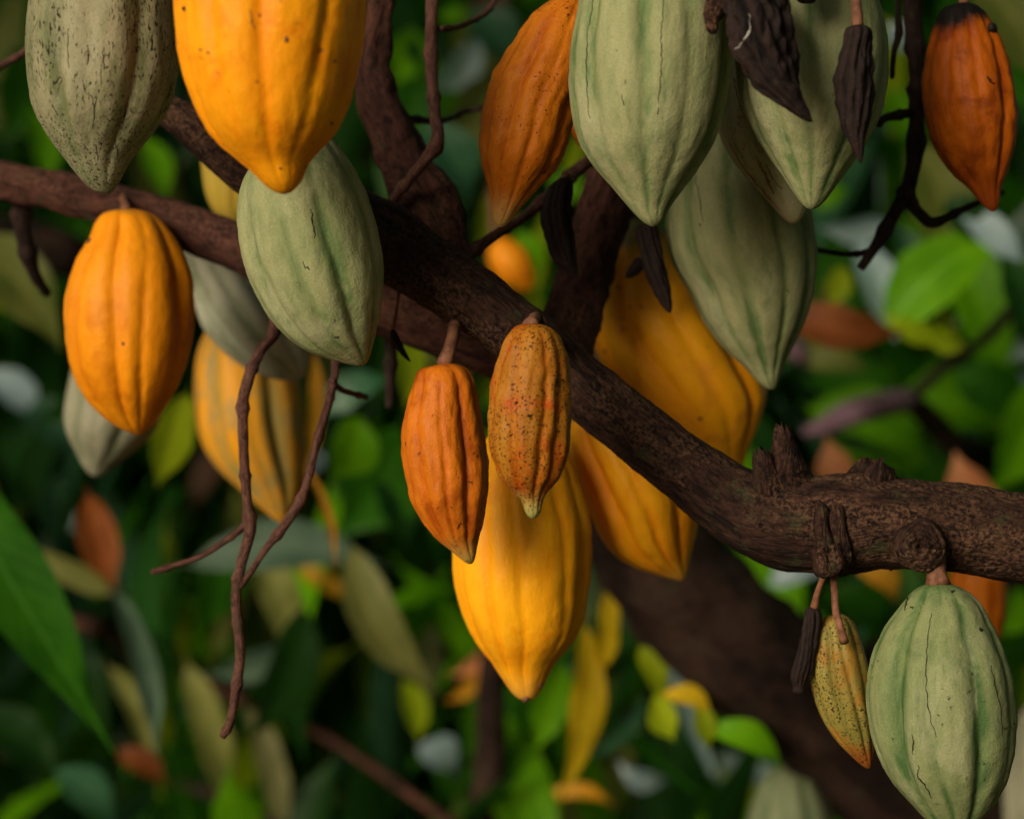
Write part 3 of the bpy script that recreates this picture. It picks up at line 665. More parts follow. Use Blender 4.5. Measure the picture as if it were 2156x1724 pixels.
# L
pod('cocoa_pod', 'long yellow pod hanging lowest in the middle, below two orange pods', 'yellow_back', ((1098, 872), (1110, 1475)), 1.375,
    [(1040, 905), (990, 985), (962, 1080), (955, 1161), (955, 1208), (964, 1261), (982, 1312), (1007, 1358), (1036, 1394), (1057, 1426), (1079, 1458), (1092, 1470)],
    [(1150, 890), (1190, 945), (1215, 1010), (1232, 1070), (1242, 1108), (1243, 1179), (1236, 1251), (1226, 1308), (1200, 1358), (1168, 1394), (1147, 1437), (1130, 1466)],
    stalk=[(1098, 876, 1.375), (1105, 810, 1.37), (1120, 755, 1.35)], phase=0.85, seed=12, amp=0.105, wart=0.010,
    crack=[('scab', 0.0030, [(1101, 1468), (1108, 1471), (1116, 1469)]), ('scab', 0.0014, [(1135, 1440), (1142, 1446)])])
# M
pod('cocoa_pod', 'plain orange pod with dark collar on a stout stalk beside the speckled one', 'orange_plain', ((930, 766), (992, 1187)), 1.275,
    [(893, 767), (886, 776), (871, 808), (857, 858), (846, 908), (848, 962), (857, 1016), (871, 1066), (893, 1101), (922, 1137), (950, 1159), (972, 1178)],
    [(962, 767), (986, 780), (1000, 808), (1007, 847), (1016, 894), (1023, 944), (1028, 998), (1025, 1051), (1018, 1098), (1006, 1141), (1000, 1176)],
    stalk=[(935, 768, 1.275), (942, 745, 1.275), (952, 715, 1.28), (958, 685, 1.295)], stalk_r=14, phase=0.2, seed=13, amp=0.11, wart=0.022)
# N
pod('cocoa_pod', 'orange pod thickly speckled with dark dots in front of the limb', 'orange_spotted', ((1117, 681), (1122, 1092)), 1.205,
    [(1090, 685), (1072, 701), (1057, 729), (1043, 772), (1032, 815), (1028, 872), (1029, 937), (1040, 976), (1054, 1008), (1079, 1034), (1097, 1051), (1107, 1080)],
    [(1147, 685), (1168, 697), (1186, 729), (1197, 772), (1202, 837), (1200, 908), (1193, 966), (1179, 1005), (1154, 1034), (1143, 1055), (1137, 1080)],
    stalk=[(1118, 684, 1.205), (1124, 672, 1.215), (1128, 668, 1.24)], stalk_r=12, phase=0.55, seed=14, amp=0.10, wart=0.026,
    crack=[('crack', 0.0008, [(1171, 790), (1174, 820)]), ('crack', 0.0012, [(1085, 845), (1088, 849), (1090, 846)]), ('crack', 0.0009, [(1112, 873), (1115, 876), (1117, 873)])])
# O
pod('cocoa_pod', 'deep orange pod with charred black cap at the upper right edge', 'orange_capped', ((2026, 7), (2092, 446)), 1.33,
    [(1992, 14), (1972, 42), (1957, 86), (1947, 136), (1942, 186), (1947, 229), (1957, 275), (1975, 322), (2004, 365), (2040, 397), (2061, 422), (2078, 440)],
    [(2060, 16), (2080, 38), (2097, 68), (2118, 118), (2133, 179), (2140, 243), (2136, 297), (2122, 354), (2106, 401), (2102, 433)],
    stalk=[(2028, 10, 1.33), (2034, -60, 1.33), (2040, -330, 1.33)], phase=0.4, seed=15, amp=0.095, wart=0.022,
    crack=[('crack', 0.0008, [(2078, 160), (2084, 172), (2094, 178)]), ('crack', 0.004, [(2078, 58), (2088, 60), (2098, 66)])])
# P
pod('cocoa_pod', 'broad green pod with hairline seams at the lower right under the knot', 'green_right', ((1975, 1226), (1998, 1772)), 1.25,
    [(1936, 1236), (1904, 1269), (1872, 1312), (1847, 1358), (1831, 1408), (1825, 1465), (1829, 1512), (1839, 1562), (1857, 1608), (1886, 1655), (1915, 1687), (1945, 1720), (1975, 1755)],
    [(2022, 1236), (2058, 1262), (2086, 1312), (2111, 1365), (2129, 1422), (2138, 1494), (2136, 1555), (2122, 1623), (2097, 1680), (2065, 1724), (2030, 1755)],
    stalk=[(1975, 1230, 1.25), (1972, 1205, 1.25), (1968, 1165, 1.255)], stalk_r=21, phase=0.1, seed=16, amp=0.08,
    crack=[('crack', 0.00034, [(1960, 1290), (1953, 1340), (1949, 1400), (1951, 1460), (1958, 1510), (1974, 1560)]), ('crack', 0.0004, [(2085, 1400), (2105, 1480), (2112, 1560)]),
           ('crack', 0.0005, [(1920, 1545), (1924, 1565), (1921, 1592)]), ('crack', 0.0005, [(1934, 1610), (1932, 1635), (1945, 1648), (1957, 1670), (1962, 1682)]),
           ('crack', 0.0008, [(1912, 1252), (1910, 1270), (1902, 1288)]), ('crack', 0.0012, [(2063, 1322), (2067, 1330)])])
# Q
pod('cocoa_pod', 'small mottled yellow green pod beside the broad green one at lower right', 'small_mottled', ((1758, 1293), (1830, 1617)), 1.285,
    [(1728, 1298), (1718, 1312), (1711, 1351), (1705, 1405), (1709, 1444), (1721, 1487), (1739, 1526), (1764, 1562), (1793, 1591), (1815, 1611)],
    [(1788, 1299), (1800, 1312), (1809, 1337), (1822, 1380), (1830, 1415), (1838, 1470), (1842, 1520), (1840, 1565), (1836, 1605)],
    stalk=[(1778, 1350, 1.262), (1770, 1320, 1.258), (1760, 1285, 1.262), (1757, 1240, 1.262), (1756, 1200, 1.26)], stalk_r=8, phase=0.5, seed=17, amp=0.12, wart=0.01, rings=60, segs=90)
# withered
WITH = 'withered black pods'
pod('withered_pod', 'big withered black pod slanting across the upper right green pod', 'black_pod', ((1585, -75), (1711, 257)), 1.155,
    [(1540, -45), (1528, 0), (1535, 54), (1545, 111), (1562, 143), (1588, 182), (1636, 218), (1682, 248), (1698, 256)],
    [(1630, -55), (1658, 0), (1668, 72), (1675, 118), (1681, 168), (1690, 197), (1703, 232)],
    WITH, stalk=[(1585, -70, 1.155), (1572, -90, 1.17), (1560, -110, 1.19)], phase=0.2, seed=18, amp=0.19, wart=0.11, lumpy=0.15, twist=0.9, rings=90, segs=110, cat='withered pod',
    crack=[('web', 0.0003, [(1578, 30), (1580, 60), (1570, 78), (1555, 100), (1545, 105)]), ('web', 0.0005, [(1579, 66), (1568, 84)])])
pod('withered_pod', 'narrow withered black pod hanging on a reddish stalk at upper right', 'black_pod', ((1804, 53), (1813, 344)), 1.175,
    [(1782, 60), (1775, 93), (1766, 125), (1758, 172), (1763, 222), (1775, 272), (1793, 311), (1805, 335)],
    [(1828, 58), (1836, 72), (1833, 118), (1838, 179), (1831, 250), (1820, 300), (1817, 335)],
    WITH, stalk=[(1805, 58, 1.175), (1804, 0, 1.175), (1800, -120, 1.20), (1795, -350, 1.29)], stalk_r=10, phase=0.5, seed=19, amp=0.20, wart=0.11, lumpy=0.16, twist=-0.8, rings=90, segs=110, cat='withered pod')
pod('withered_pod', 'curved withered black pod left of the reddish upright limb', 'black_pod', ((1192, 372), (1216, 580)), 1.34,
    [(1165, 386), (1149, 418), (1143, 461), (1150, 511), (1172, 556), (1200, 573)], [(1206, 388), (1206, 400), (1192, 429), (1193, 483), (1202, 536), (1213, 566)],
    WITH, stalk=[(1192, 376, 1.34), (1190, 370, 1.35), (1205, 375, 1.385)], stalk_r=7, seed=20, amp=0.18, wart=0.10, lumpy=0.16, twist=0.8, rings=60, segs=80, cat='withered pod')
pod('withered_pod', 'thin black rotten pod dangling over the capped yellow pod', 'black_pod', ((1362, 468), (1411, 659)), 1.36,
    [(1342, 478), (1345, 520), (1356, 565), (1374, 610), (1396, 646)], [(1382, 474), (1392, 520), (1404, 575), (1413, 620), (1415, 648)],
    WITH, stalk=[(1362, 470, 1.36), (1364, 430, 1.38), (1345, 330, 1.43)], stalk_r=6, seed=21, amp=0.18, wart=0.12, lumpy=0.22, twist=1.2, rings=60, segs=70, cat='withered pod')
pod('withered_pod', 'tiny black spur shaped pod beside the thin rotten one', 'black_pod', ((1352, 545), (1317, 584)), 1.385,
    [(1338, 544), (1326, 560), (1318, 576)], [(1361, 556), (1349, 574), (1328, 586)],
    WITH, stalk=[(1352, 545, 1.385), (1358, 530, 1.375), (1362, 515, 1.365)], stalk_r=4, seed=22, amp=0.1, rings=30, segs=36, cat='withered pod')
pod('withered_pod', 'tiny curved black pod on a thread stalk under the limb, left of centre', 'black_pod', ((826, 692), (865, 762)), 1.32,
    [(821, 705), (826, 722), (840, 742), (856, 757)], [(836, 700), (846, 722), (856, 742), (863, 756)],
    WITH, stalk=[(828, 694, 1.32), (834, 660, 1.32), (840, 612, 1.32)], stalk_r=3.5, seed=23, amp=0.1, rings=30, segs=36, cat='withered pod')
pod('withered_pod', 'shrivelled black pod left of the small mottled pod at lower right', 'black_pod', ((1712, 1276), (1680, 1460)), 1.275,
    [(1697, 1284), (1688, 1330), (1676, 1390), (1664, 1425), (1670, 1445), (1667, 1455)], [(1728, 1288), (1726, 1330), (1712, 1395), (1700, 1430), (1693, 1445), (1694, 1457)],
    WITH, stalk=[(1714, 1282, 1.275), (1722, 1245, 1.268), (1736, 1208, 1.26)], stalk_r=7, seed=24, amp=0.20, wart=0.12, lumpy=0.18, twist=0.9, rings=50, segs=70, cat='withered pod')

# blurred pods further back
BL = dict(rings=56, segs=80, wart=0.0)
pod('cocoa_pod', 'dull yellow pod half hidden behind the tip of the largest yellow pod', 'yellow_olive', ((490, 190), (508, 482)), 1.56,
    [(450, 215), (428, 270), (422, 322), (429, 393), (447, 443), (476, 469)], [(530, 215), (556, 270), (564, 330), (558, 393), (542, 443), (525, 472)], GB,
    stalk=[(490, 195, 1.56), (480, 120, 1.56), (470, -410, 1.36)], phase=0.3, seed=31, **BL)
pod('cocoa_pod', 'blurred grey green pod tilted behind the plump green one', 'green_dusty', ((415, 478), (634, 800)), 1.555,
    [(385, 500), (380, 551), (395, 600), (411, 640), (429, 694), (465, 737), (519, 776), (572, 797), (610, 802)],
    [(470, 480), (540, 520), (600, 590), (640, 670), (652, 730), (648, 765), (642, 790)], GB,
    stalk=[(415, 482, 1.555), (410, 470, 1.53), (405, 470, 1.50)], phase=0.1, seed=32, amp=0.13, **BL)
pod('cocoa_pod', 'blurred pod striped yellow and green behind the hanging twigs', 'striped', ((505, 645), (596, 1101)), 1.665,
    [(440, 690), (413, 760), (411, 855), (418, 908), (436, 951), (472, 998), (508, 1030), (558, 1076), (580, 1094)],
    [(570, 670), (612, 740), (632, 819), (640, 890), (642, 980), (628, 1051), (610, 1088)], GB,
    stalk=[(505, 650, 1.665), (500, 600, 1.60), (495, 540, 1.50)], phase=0.35, seed=33, amp=0.09, **BL)
pod('cocoa_pod', 'blurred grey pod peeping out below the lone amber pod at left', 'green_grey', ((238, 620), (202, 1004)), 1.64,
    [(180, 670), (154, 765), (136, 873), (143, 915), (161, 951), (179, 987)], [(300, 670), (340, 765), (346, 850), (330, 905), (297, 940), (233, 985)], GB,
    stalk=[(238, 625, 1.64), (235, 560, 1.60), (230, 440, 1.50)], phase=0.3, seed=34, amp=0.07, **BL)
pod('cocoa_pod', 'blurred pale green pod rising from the bottom edge at right', 'green_far', ((1660, 1612), (1680, 2060)), 2.05,
    [(1622, 1622), (1600, 1655), (1585, 1690), (1572, 1750), (1572, 1850), (1600, 1970), (1640, 2040)], [(1705, 1622), (1728, 1655), (1745, 1690), (1762, 1750), (1768, 1850), (1745, 1970), (1710, 2040)], GB,
    stalk=[(1660, 1618, 2.05), (1660, 1590, 2.02), (1655, 1570, 1.99)], phase=0.2, seed=35, amp=0.09, **BL)
pod('cocoa_pod', 'blurred pale green pod cut by the right edge near the bottom', 'green_grey', ((2190, 1470), (2180, 1880)), 1.9,
    [(2150, 1500), (2125, 1570), (2114, 1650), (2116, 1730), (2135, 1800), (2160, 1860)], [(2230, 1500), (2260, 1570), (2270, 1650), (2262, 1730), (2240, 1800), (2200, 1860)], GB,
    stalk=[(2190, 1475, 1.9), (2195, 1400, 1.85), (2200, 1700, 1.95)], seed=36, **BL)
pod('cocoa_pod', 'blurred flat topped orange pod behind the limb near the knot', 'orange_plain', ((2060, 1185), (2062, 1420)), 1.7,
    [(2008, 1195), (2000, 1225), (2003, 1290), (2020, 1360), (2045, 1408)], [(2112, 1195), (2120, 1225), (2117, 1290), (2100, 1360), (2080, 1408)], GB,
    stalk=[(2060, 1190, 1.7), (2060, 1150, 1.6), (2062, 1120, 1.34)], seed=37, **BL)
pod('cocoa_pod', 'small blurred orange pod seen through the gap above the limb at centre', 'yellow_side', ((1045, 500), (1118, 612)), 2.2,
    [(1030, 520), (1032, 560), (1050, 590), (1085, 608)], [(1080, 505), (1112, 530), (1126, 565), (1126, 598)], GB,
    stalk=[(1045, 504, 2.2), (1040, 480, 2.2), (1030, 300, 2.25)], seed=38, **BL)


# ------------------------------------------------------------------ leaves
def leaf_geo(length, width, arc=0.0, droop=0.0, fold=0.25, wave=0.02, seed=0, nx=14, ny=6, petiole=0.08, twist=0.0):
    V, A, F = [], [], []
    ts = [-petiole, -petiole * 0.4] + list(np.linspace(0.0, 1.0, nx))
    for t in ts:
        tt = max(t, 0.0)
        hw = 0.5 * width * (math.sin(math.pi * tt ** 0.85) ** 0.8) * (1 - 0.18 * tt) if 0 < tt < 1 else 0.0
        hw *= 1 + 0.16 * noise.noise(Vector((t * 4.5, seed * 1.7, 3.1)))
        if tt > 0.72: hw *= 1 - 0.62 * ((tt - 0.72) / 0.28) ** 0.8
        hw = max(hw, length * 0.006)
        x = length * t
        cx, cy, cz = x, arc * length * (t * t), -droop * length * t * t
        ang = math.atan(2 * arc * t)
        for j in range(ny + 1):
            y = -1 + 2 * j / ny
            wv = wave * length * noise.noise(Vector((t * 5 + seed, y * 1.5, seed * 0.37))) * abs(y)
            ta = twist * (tt - 0.4); yy, zz = y * hw, abs(y) * hw * fold + wv
            yy, zz = yy * math.cos(ta) - zz * math.sin(ta), yy * math.sin(ta) + zz * math.cos(ta)
            V.append((cx - math.sin(ang) * yy, cy + math.cos(ang) * yy, cz + zz))
            A.append((t, y, 0))
    n = ny + 1
    for i in range(len(ts) - 1):
        for j in range(ny):
            F.append((i * n + j, i * n + j + 1, (i + 1) * n + j + 1, (i + 1) * n + j))
    return V, F, A
def leaf_frame(p0, p1, roll):
    x = (p1 - p0).normalized()
    c = (Vector((0, 0, CAM_Z)) - (p0 + p1) / 2).normalized()
    z = (c - x * c.dot(x))
    z = z.normalized() if z.length > 1e-3 else x.orthogonal().normalized()
    y = z.cross(x)
    z2 = z * math.cos(roll) + y * math.sin(roll); y2 = z2.cross(x)
    return Matrix(((x.x, y2.x, z2.x), (x.y, y2.y, z2.y), (x.z, y2.z, z2.z)))
LEAFN = [0]
def leaf(tree, u0, v0, u1, v1, d, wpx, mat, arc=0.0, roll=0.2, droop=0.08, d1=None, wave=0.03, fold=0.25):
    """one leaf from its stem end to its tip"""
    LEAFN[0] += 1
    d1 = d if d1 is None else d1
    p0, p1 = P(u0, v0, d), P(u1, v1, d1)
    ln = (p1 - p0).length; wd = wpx * KPX * (d + d1) / 2 / max(0.35, math.cos(roll))
    V, F, A = leaf_geo(ln, wd, 0.0, 0.0, fold, wave, LEAFN[0], twist=random.Random(LEAFN[0]).uniform(-0.9, 0.9))
    m = leaf_frame(p0, p1, roll)
    o0 = p0 - wloc(tree)
    bow = lambda t: 4 * t * (1 - t)
    W = [m @ (Vector(v) + Vector((0, arc * ln * bow(max(a[0], 0)), droop * ln * bow(max(a[0], 0))))) for v, a in zip(V, A)]
    o = link('leaf', mesh_np('leaf', W, F, True, {'lc': np.array(A)}), tree, L[mat])
    o.location = o0
    return o

PROTO = {}
def proto(mat, k):
    if (mat, k) not in PROTO:
        rn = random.Random(k * 13 + 5)
        V, F, A = leaf_geo(1.0, rn.uniform(0.25, 0.36), rn.uniform(-0.18, 0.18), rn.uniform(0.0, 0.5), rn.uniform(0.1, 0.45), 0.04, k * 3.3, 12, 4, twist=rn.uniform(-1.2, 1.2))
        me = mesh_np('leaf', V, F, True, {'lc': np.array(A)}); me.materials.append(L[mat])
        PROTO[(mat, k)] = me
    return PROTO[(mat, k)]
def droopy(rn, down=0.8):
    az = rn.uniform(0, 2 * math.pi); el = -abs(rn.gauss(down, 0.45))
    x = Vector((math.cos(az) * math.cos(el), math.sin(az) * math.cos(el), math.sin(el)))
    z = Vector((0, 0, 1)); z = (z - x * z.dot(x)); z = z.normalized() if z.length > 1e-3 else x.orthogonal().normalized()
    y = z.cross(x); a = rn.gauss(0, 0.6)
    z2 = z * math.cos(a) + y * math.sin(a); y2 = z2.cross(x)
    return Matrix(((x.x, y2.x, z2.x, 0), (x.y, y2.y, z2.y, 0), (x.z, y2.z, z2.z, 0), (0, 0, 0, 1)))
def crown(tree, centre, radii, n, mats, seed, n_single=120, size=(0.13, 0.27), clump=26, keep=None, down=0.8):
    """leaves in clumps through an ellipsoid; the largest in view singly, the rest as one mass"""
    rn = random.Random(seed); hubs = []
    while len(hubs) < clump:
        q = Vector([rn.uniform(-1, 1) for _ in range(3)])
        if q.length <= 1: hubs.append(Vector((centre[0] + q.x * radii[0], centre[1] + q.y * radii[1], centre[2] + q.z * radii[2])))
    items = []
    for _ in range(n):
        h = rn.choice(hubs)
        p = h + Vector((rn.gauss(0, 0.15), rn.gauss(0, 0.15), rn.gauss(0, 0.12)))
        ln = rn.uniform(*size); mt = rn.choices([m for m, _ in mats], [w_ for _, w_ in mats])[0]
        mat = Matrix.Translation(p) @ droopy(rn, down) @ Matrix.Scale(ln, 4)
        if keep and not keep(p): continue
        u, v, d = project(p + mat.to_3x3() @ Vector((0.5, 0, 0)))
        vis = d > 0.3 and -60 < u < 2216 and -60 < v < 1784
        items.append((-(ln / d) if vis else 1.0, mat, mt, rn.randrange(5)))
    items.sort(key=lambda t: t[0])
    o0 = wloc(tree); rest = []
    for k, (s, mat, mt, pk) in enumerate(items):
        if s < 0 and k < n_single:
            o = bpy.data.objects.new('leaf', proto(mt, pk)); COL.objects.link(o); o.parent = tree
            o.matrix_basis = Matrix.Translation(-o0) @ mat
        else: rest.append((mat, mt, pk))
    if rest: leaf_mass('foliage', rest, tree)
def leaf_mass(name, rest, parent, nx=6, ny=2):
    order = sorted({mt for _, mt, _ in rest}); V, F, A, MI = [], [], [], []
    base = {}
    for k in range(5):
        rn = random.Random(k * 13 + 5)
        base[k] = leaf_geo(1.0, rn.uniform(0.26, 0.38), rn.uniform(-0.12, 0.12), rn.uniform(0, 0.35), rn.uniform(0.1, 0.45), 0.03, k * 3.3, nx, ny)
    o0 = wloc(parent) if parent else Vector((0, 0, 0))
    for mat, mt, pk in rest:
        b, f, a = base[pk]; n = len(V)
        V += [mat @ Vector(q) - o0 for q in b]; A += a
        F += [tuple(x + n for x in q) for q in f]; MI += [order.index(mt)] * len(f)
    me = mesh_np(name, V, F, True, {'lc': np.array(A)})
    for m in order: me.materials.append(L[m])
    me.polygons.foreach_set('material_index', MI)
    o = link(name, me, parent); tag(o, kind='stuff'); return o

# ---------------------------------------------------------------- trees further back
def bg_tree(label, path, mat='bark_dark', **kw):
    pts = pix(path); foot = pts[0]
    t = empty('cacao_tree', (foot[0], foot[1], 0)); tag(t, label, 'tree')
    d = dict(seg=28, step=0.012, rough=0.10, lump=0.15); d.update(kw)
    tube('trunk', [(foot[0] + 0.02, foot[1], -0.05, foot[3] * 1.25)] + pts, t, M[mat], **d)
    return t
def bg_limb(tree, path, mat='bark_dark', **kw):
    d = dict(seg=16, step=0.01, rough=0.08, lump=0.2); d.update(kw)
    return tube('limb', pix(path), tree, M[mat], **d)

T_LEAN = bg_tree('thick dark blurred trunk leaning diagonally behind the yellow pods', [(2900, 2700, 2.25, 150), (2350, 2000, 2.15, 150), (1950, 1690, 2.08, 140), (1700, 1480, 2.03, 140),
    (1500, 1310, 2.0, 138), (1340, 1120, 2.0, 115), (1255, 930, 2.0, 80), (1250, 700, 2.02, 46), (1265, 480, 2.05, 40), (1340, 200, 2.1, 40), (1400, -300, 2.2, 40)], seed=61)
bg_limb(T_LEAN, [(1700, 1480, 2.03, 60), (1950, 1330, 2.2, 36), (2200, 1150, 2.4, 30), (2500, 900, 2.6, 20)], seed=62)
T_LEFT = bg_tree('dark upright trunk deep in shade behind the left pods', [(330, 2300, 3.9, 60), (350, 1500, 3.9, 56), (385, 1050, 3.9, 52), (400, 500, 3.9, 56), (430, 100, 3.9, 50), (480, -500, 3.9, 40)], seed=63)
bg_limb(T_LEFT, [(390, 700, 3.9, 40), (200, 560, 2.9, 45), (20, 520, 2.8, 60), (-300, 520, 2.8, 60)], seed=64)
bg_limb(T_LEFT, [(360, 1420, 3.9, 26), (250, 1340, 2.6, 20), (110, 1290, 2.5, 16), (20, 1180, 2.5, 12)], 'bark_red', seed=65)
bg_limb(T_LEFT, [(350, 1400, 3.9, 18), (470, 1455, 2.7, 15), (550, 1490, 2.6, 10), (700, 1560, 2.5, 10), (910, 1705, 2.4, 11), (1000, 1780, 2.4, 11)], 'bark_red', seed=66)
bg_limb(T_LEFT, [(340, 1640, 3.9, 16), (430, 1665, 2.7, 12), (570, 1725, 2.6, 12), (700, 1800, 2.6, 10)], 'twig_dark', seed=67)
T_POST = bg_tree('slim dark upright sapling stem below the lowest yellow pod', [(1015, 2700, 2.5, 54), (1020, 1900, 2.5, 46), (1024, 1700, 2.5, 38), (1034, 1560, 2.5, 33), (1036, 1430, 2.5, 32), (1060, 1250, 2.52, 30), (1080, 900, 2.55, 26)], seed=68)
T_RIGHT = bg_tree('blurred tree with bright leaves beyond the right end of the limb', [(2900, 3600, 3.2, 100), (2800, 2000, 3.2, 90), (2600, 1300, 3.1, 70), (2300, 1060, 2.9, 50), (2130, 980, 2.8, 32), (2022, 944, 2.6, 28), (1965, 890, 2.55, 26), (1914, 838, 2.5, 22)], seed=69)
bg_limb(T_RIGHT, [(1914, 838, 2.5, 13), (2000, 765, 2.5, 12), (2083, 704, 2.5, 13), (2156, 622, 2.5, 14), (2300, 480, 2.55, 14)], 'twig_dark', seed=70)
bg_limb(T_RIGHT, [(1914, 842, 2.5, 24), (1860, 850, 2.47, 27), (1800, 868, 2.45, 28), (1740, 895, 2.45, 22), (1690, 912, 2.45, 8)], 'bark_lit_tint', seed=71)
bg_limb(T_RIGHT, [(1700, 742, 2.55, 16), (1685, 745, 2.5, 22), (1660, 720, 2.5, 18), (1640, 690, 2.5, 12)], 'bark_lit_tint', seed=72)
T_FAR = bg_tree('far blurred tree filling the gaps at the top centre', [(1100, 5200, 4.2, 90), (1120, 2500, 4.2, 80), (1050, 900, 4.2, 60), (1080, 200, 4.2, 46), (1040, -600, 4.2, 36)], seed=73)

# leaves told apart in the blur, by tree; grey ones stand in for sky gaps
for a in [
    (-190, 880, 238, 1585, 1.85, 185, 'mid', 0.0, 0.1, 0.03),
    (-120, 500, 130, 740, 2.2, 150, 'olive', 0.10, 0.3, 0.1),
    (-40, 560, 120, 690, 2.5, 120, 'lime', 0.0, 0.3, 0.1),
    (235, 1250, 20, 1150, 2.3, 60, 'straw', -0.05, 0.4, 0.05),
    (185, 1040, 245, 1245, 2.25, 92, 'rust', -0.05, 0.2, 0.05),
    (240, 1240, 330, 1590, 2.2, 58, 'sage', 0.03, 0.5, 0.05),
    (395, 830, 330, 1030, 2.1, 95, 'lime', -0.05, 0.3, 0.08),
    (400, 1190, 830, 1200, 2.33, 110, 'sage', 0.09, 0.4, 0.05),
    (740, 1150, 922, 1455, 2.28, 112, 'straw', -0.13, 0.2, 0.1),
    (530, 1140, 640, 1430, 2.5, 92, 'straw', 0.03, 0.3, 0.05),
    (620, 1360, 430, 1420, 2.5, 70, 'sage', 0.04, 0.4, 0.05),
    (560, 1400, 640, 1600, 2.5, 70, 'deep', 0.04, 0.3, 0.05),
    (640, 1280, 520, 1560, 2.45, 120, 'deep', 0.08, 0.3, 0.05),
    (395, 1400, 480, 1750, 2.6, 80, 'straw', 0.0, 0.4, 0.1),
    (515, 1480, 590, 1800, 2.6, 62, 'pale', 0.05, 0.3, 0.1),
    (470, 1150, 420, 1330, 2.5, 105, 'mid', 0.05, 0.3, 0.1),
    (120, 1620, 240, 1740, 2.5, 90, 'blue', 0.05, 0.4, 0.1),
    (250, 1580, 350, 1655, 2.5, 62, 'rust', 0.05, 0.4, 0.1),
    (-60, 1500, 120, 1640, 2.6, 110, 'deep', 0.05, 0.4, 0.1),
    (30, 850, 180, 960, 2.7, 90, 'blue', 0.05, 0.4, 0.1),
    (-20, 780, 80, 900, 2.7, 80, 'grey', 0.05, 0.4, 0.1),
    (40, 100, 20, 300, 2.8, 120, 'mid', 0.05, 0.4, 0.1),
    (60, 210, 100, 400, 2.8, 70, 'bright', 0.05, 0.4, 0.1),
    (300, 290, 350, 420, 2.6, 66, 'bright', 0.05, 0.3, 0.1),
    (660, 745, 640, 1010, 1.95, 40, 'amber', 0.04, 0.3, 0.05),
    (650, 990, 706, 1195, 1.95, 22, 'amber', 0.06, 0.2, 0.05),
    (225, 1400, 320, 1620, 2.7, 56, 'straw', 0.05, 0.4, 0.1),
    (630, 1195, 745, 1275, 2.7, 42, 'amber', 0.0, 0.4, 0.1),
    ]: leaf(T_LEFT, *a)
for a in [
    (830, 640, 850, 870, 2.0, 75, 'lime', 0.05, 0.4, 0.1),
    (900, 700, 960, 860, 2.0, 95, 'olive', 0.05, 0.4, 0.1),
    (760, 880, 690, 1010, 2.3, 120, 'bright', 0.1, 0.3, 0.1),
    (680, 870, 830, 800, 2.3, 80, 'blue', 0.1, 0.3, 0.1),
    (840, 900, 700, 1130, 2.5, 180, 'mid', 0.1, 0.3, 0.1),
    (800, 980, 850, 1150, 2.5, 110, 'deep', 0.1, 0.3, 0.1),
    (1230, 1310, 1175, 1690, 2.1, 78, 'yellow', 0.06, 0.3, 0.08),
    (1280, 1240, 1245, 1450, 2.1, 54, 'yellow', 0.05, 0.4, 0.05),
    (1190, 1400, 1130, 1580, 2.3, 90, 'bright', -0.05, 0.3, 0.1),
    (850, 1430, 880, 1560, 2.6, 60, 'lime', 0.05, 0.3, 0.1),
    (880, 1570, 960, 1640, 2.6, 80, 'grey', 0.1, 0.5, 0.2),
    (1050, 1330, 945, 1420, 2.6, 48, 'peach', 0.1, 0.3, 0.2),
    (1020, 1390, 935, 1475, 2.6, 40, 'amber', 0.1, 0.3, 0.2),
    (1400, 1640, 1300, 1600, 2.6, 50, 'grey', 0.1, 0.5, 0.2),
    (1150, 1675, 1300, 1702, 2.5, 36, 'amber', 0.1, 0.3, 0.2),
    (1360, 1470, 1225, 1600, 2.4, 45, 'blue', 0.03, 0.5, 0.1),
    ]: leaf(T_POST, *a)
for a in [
    (1345, 1360, 1395, 1480, 2.0, 60, 'lime', 0.05, 0.3, 0.1),
    (1380, 1460, 1420, 1560, 2.0, 70, 'lime', -0.1, 0.3, 0.1),
    (1395, 1460, 1500, 1510, 1.95, 50, 'yellow', 0.15, 0.3, 0.15),
    (1470, 1480, 1490, 1580, 1.95, 50, 'lime', 0.0, 0.3, 0.15),
    (1490, 1530, 1650, 1620, 1.95, 70, 'bright', 0.1, 0.3, 0.15),
    (1500, 1110, 1640, 1180, 2.4, 50, 'yellow', 0.1, 0.3, 0.15),
    (1480, 1130, 1520, 1200, 2.4, 40, 'lime', 0.1, 0.3, 0.15),
    ]: leaf(T_LEAN, *a)
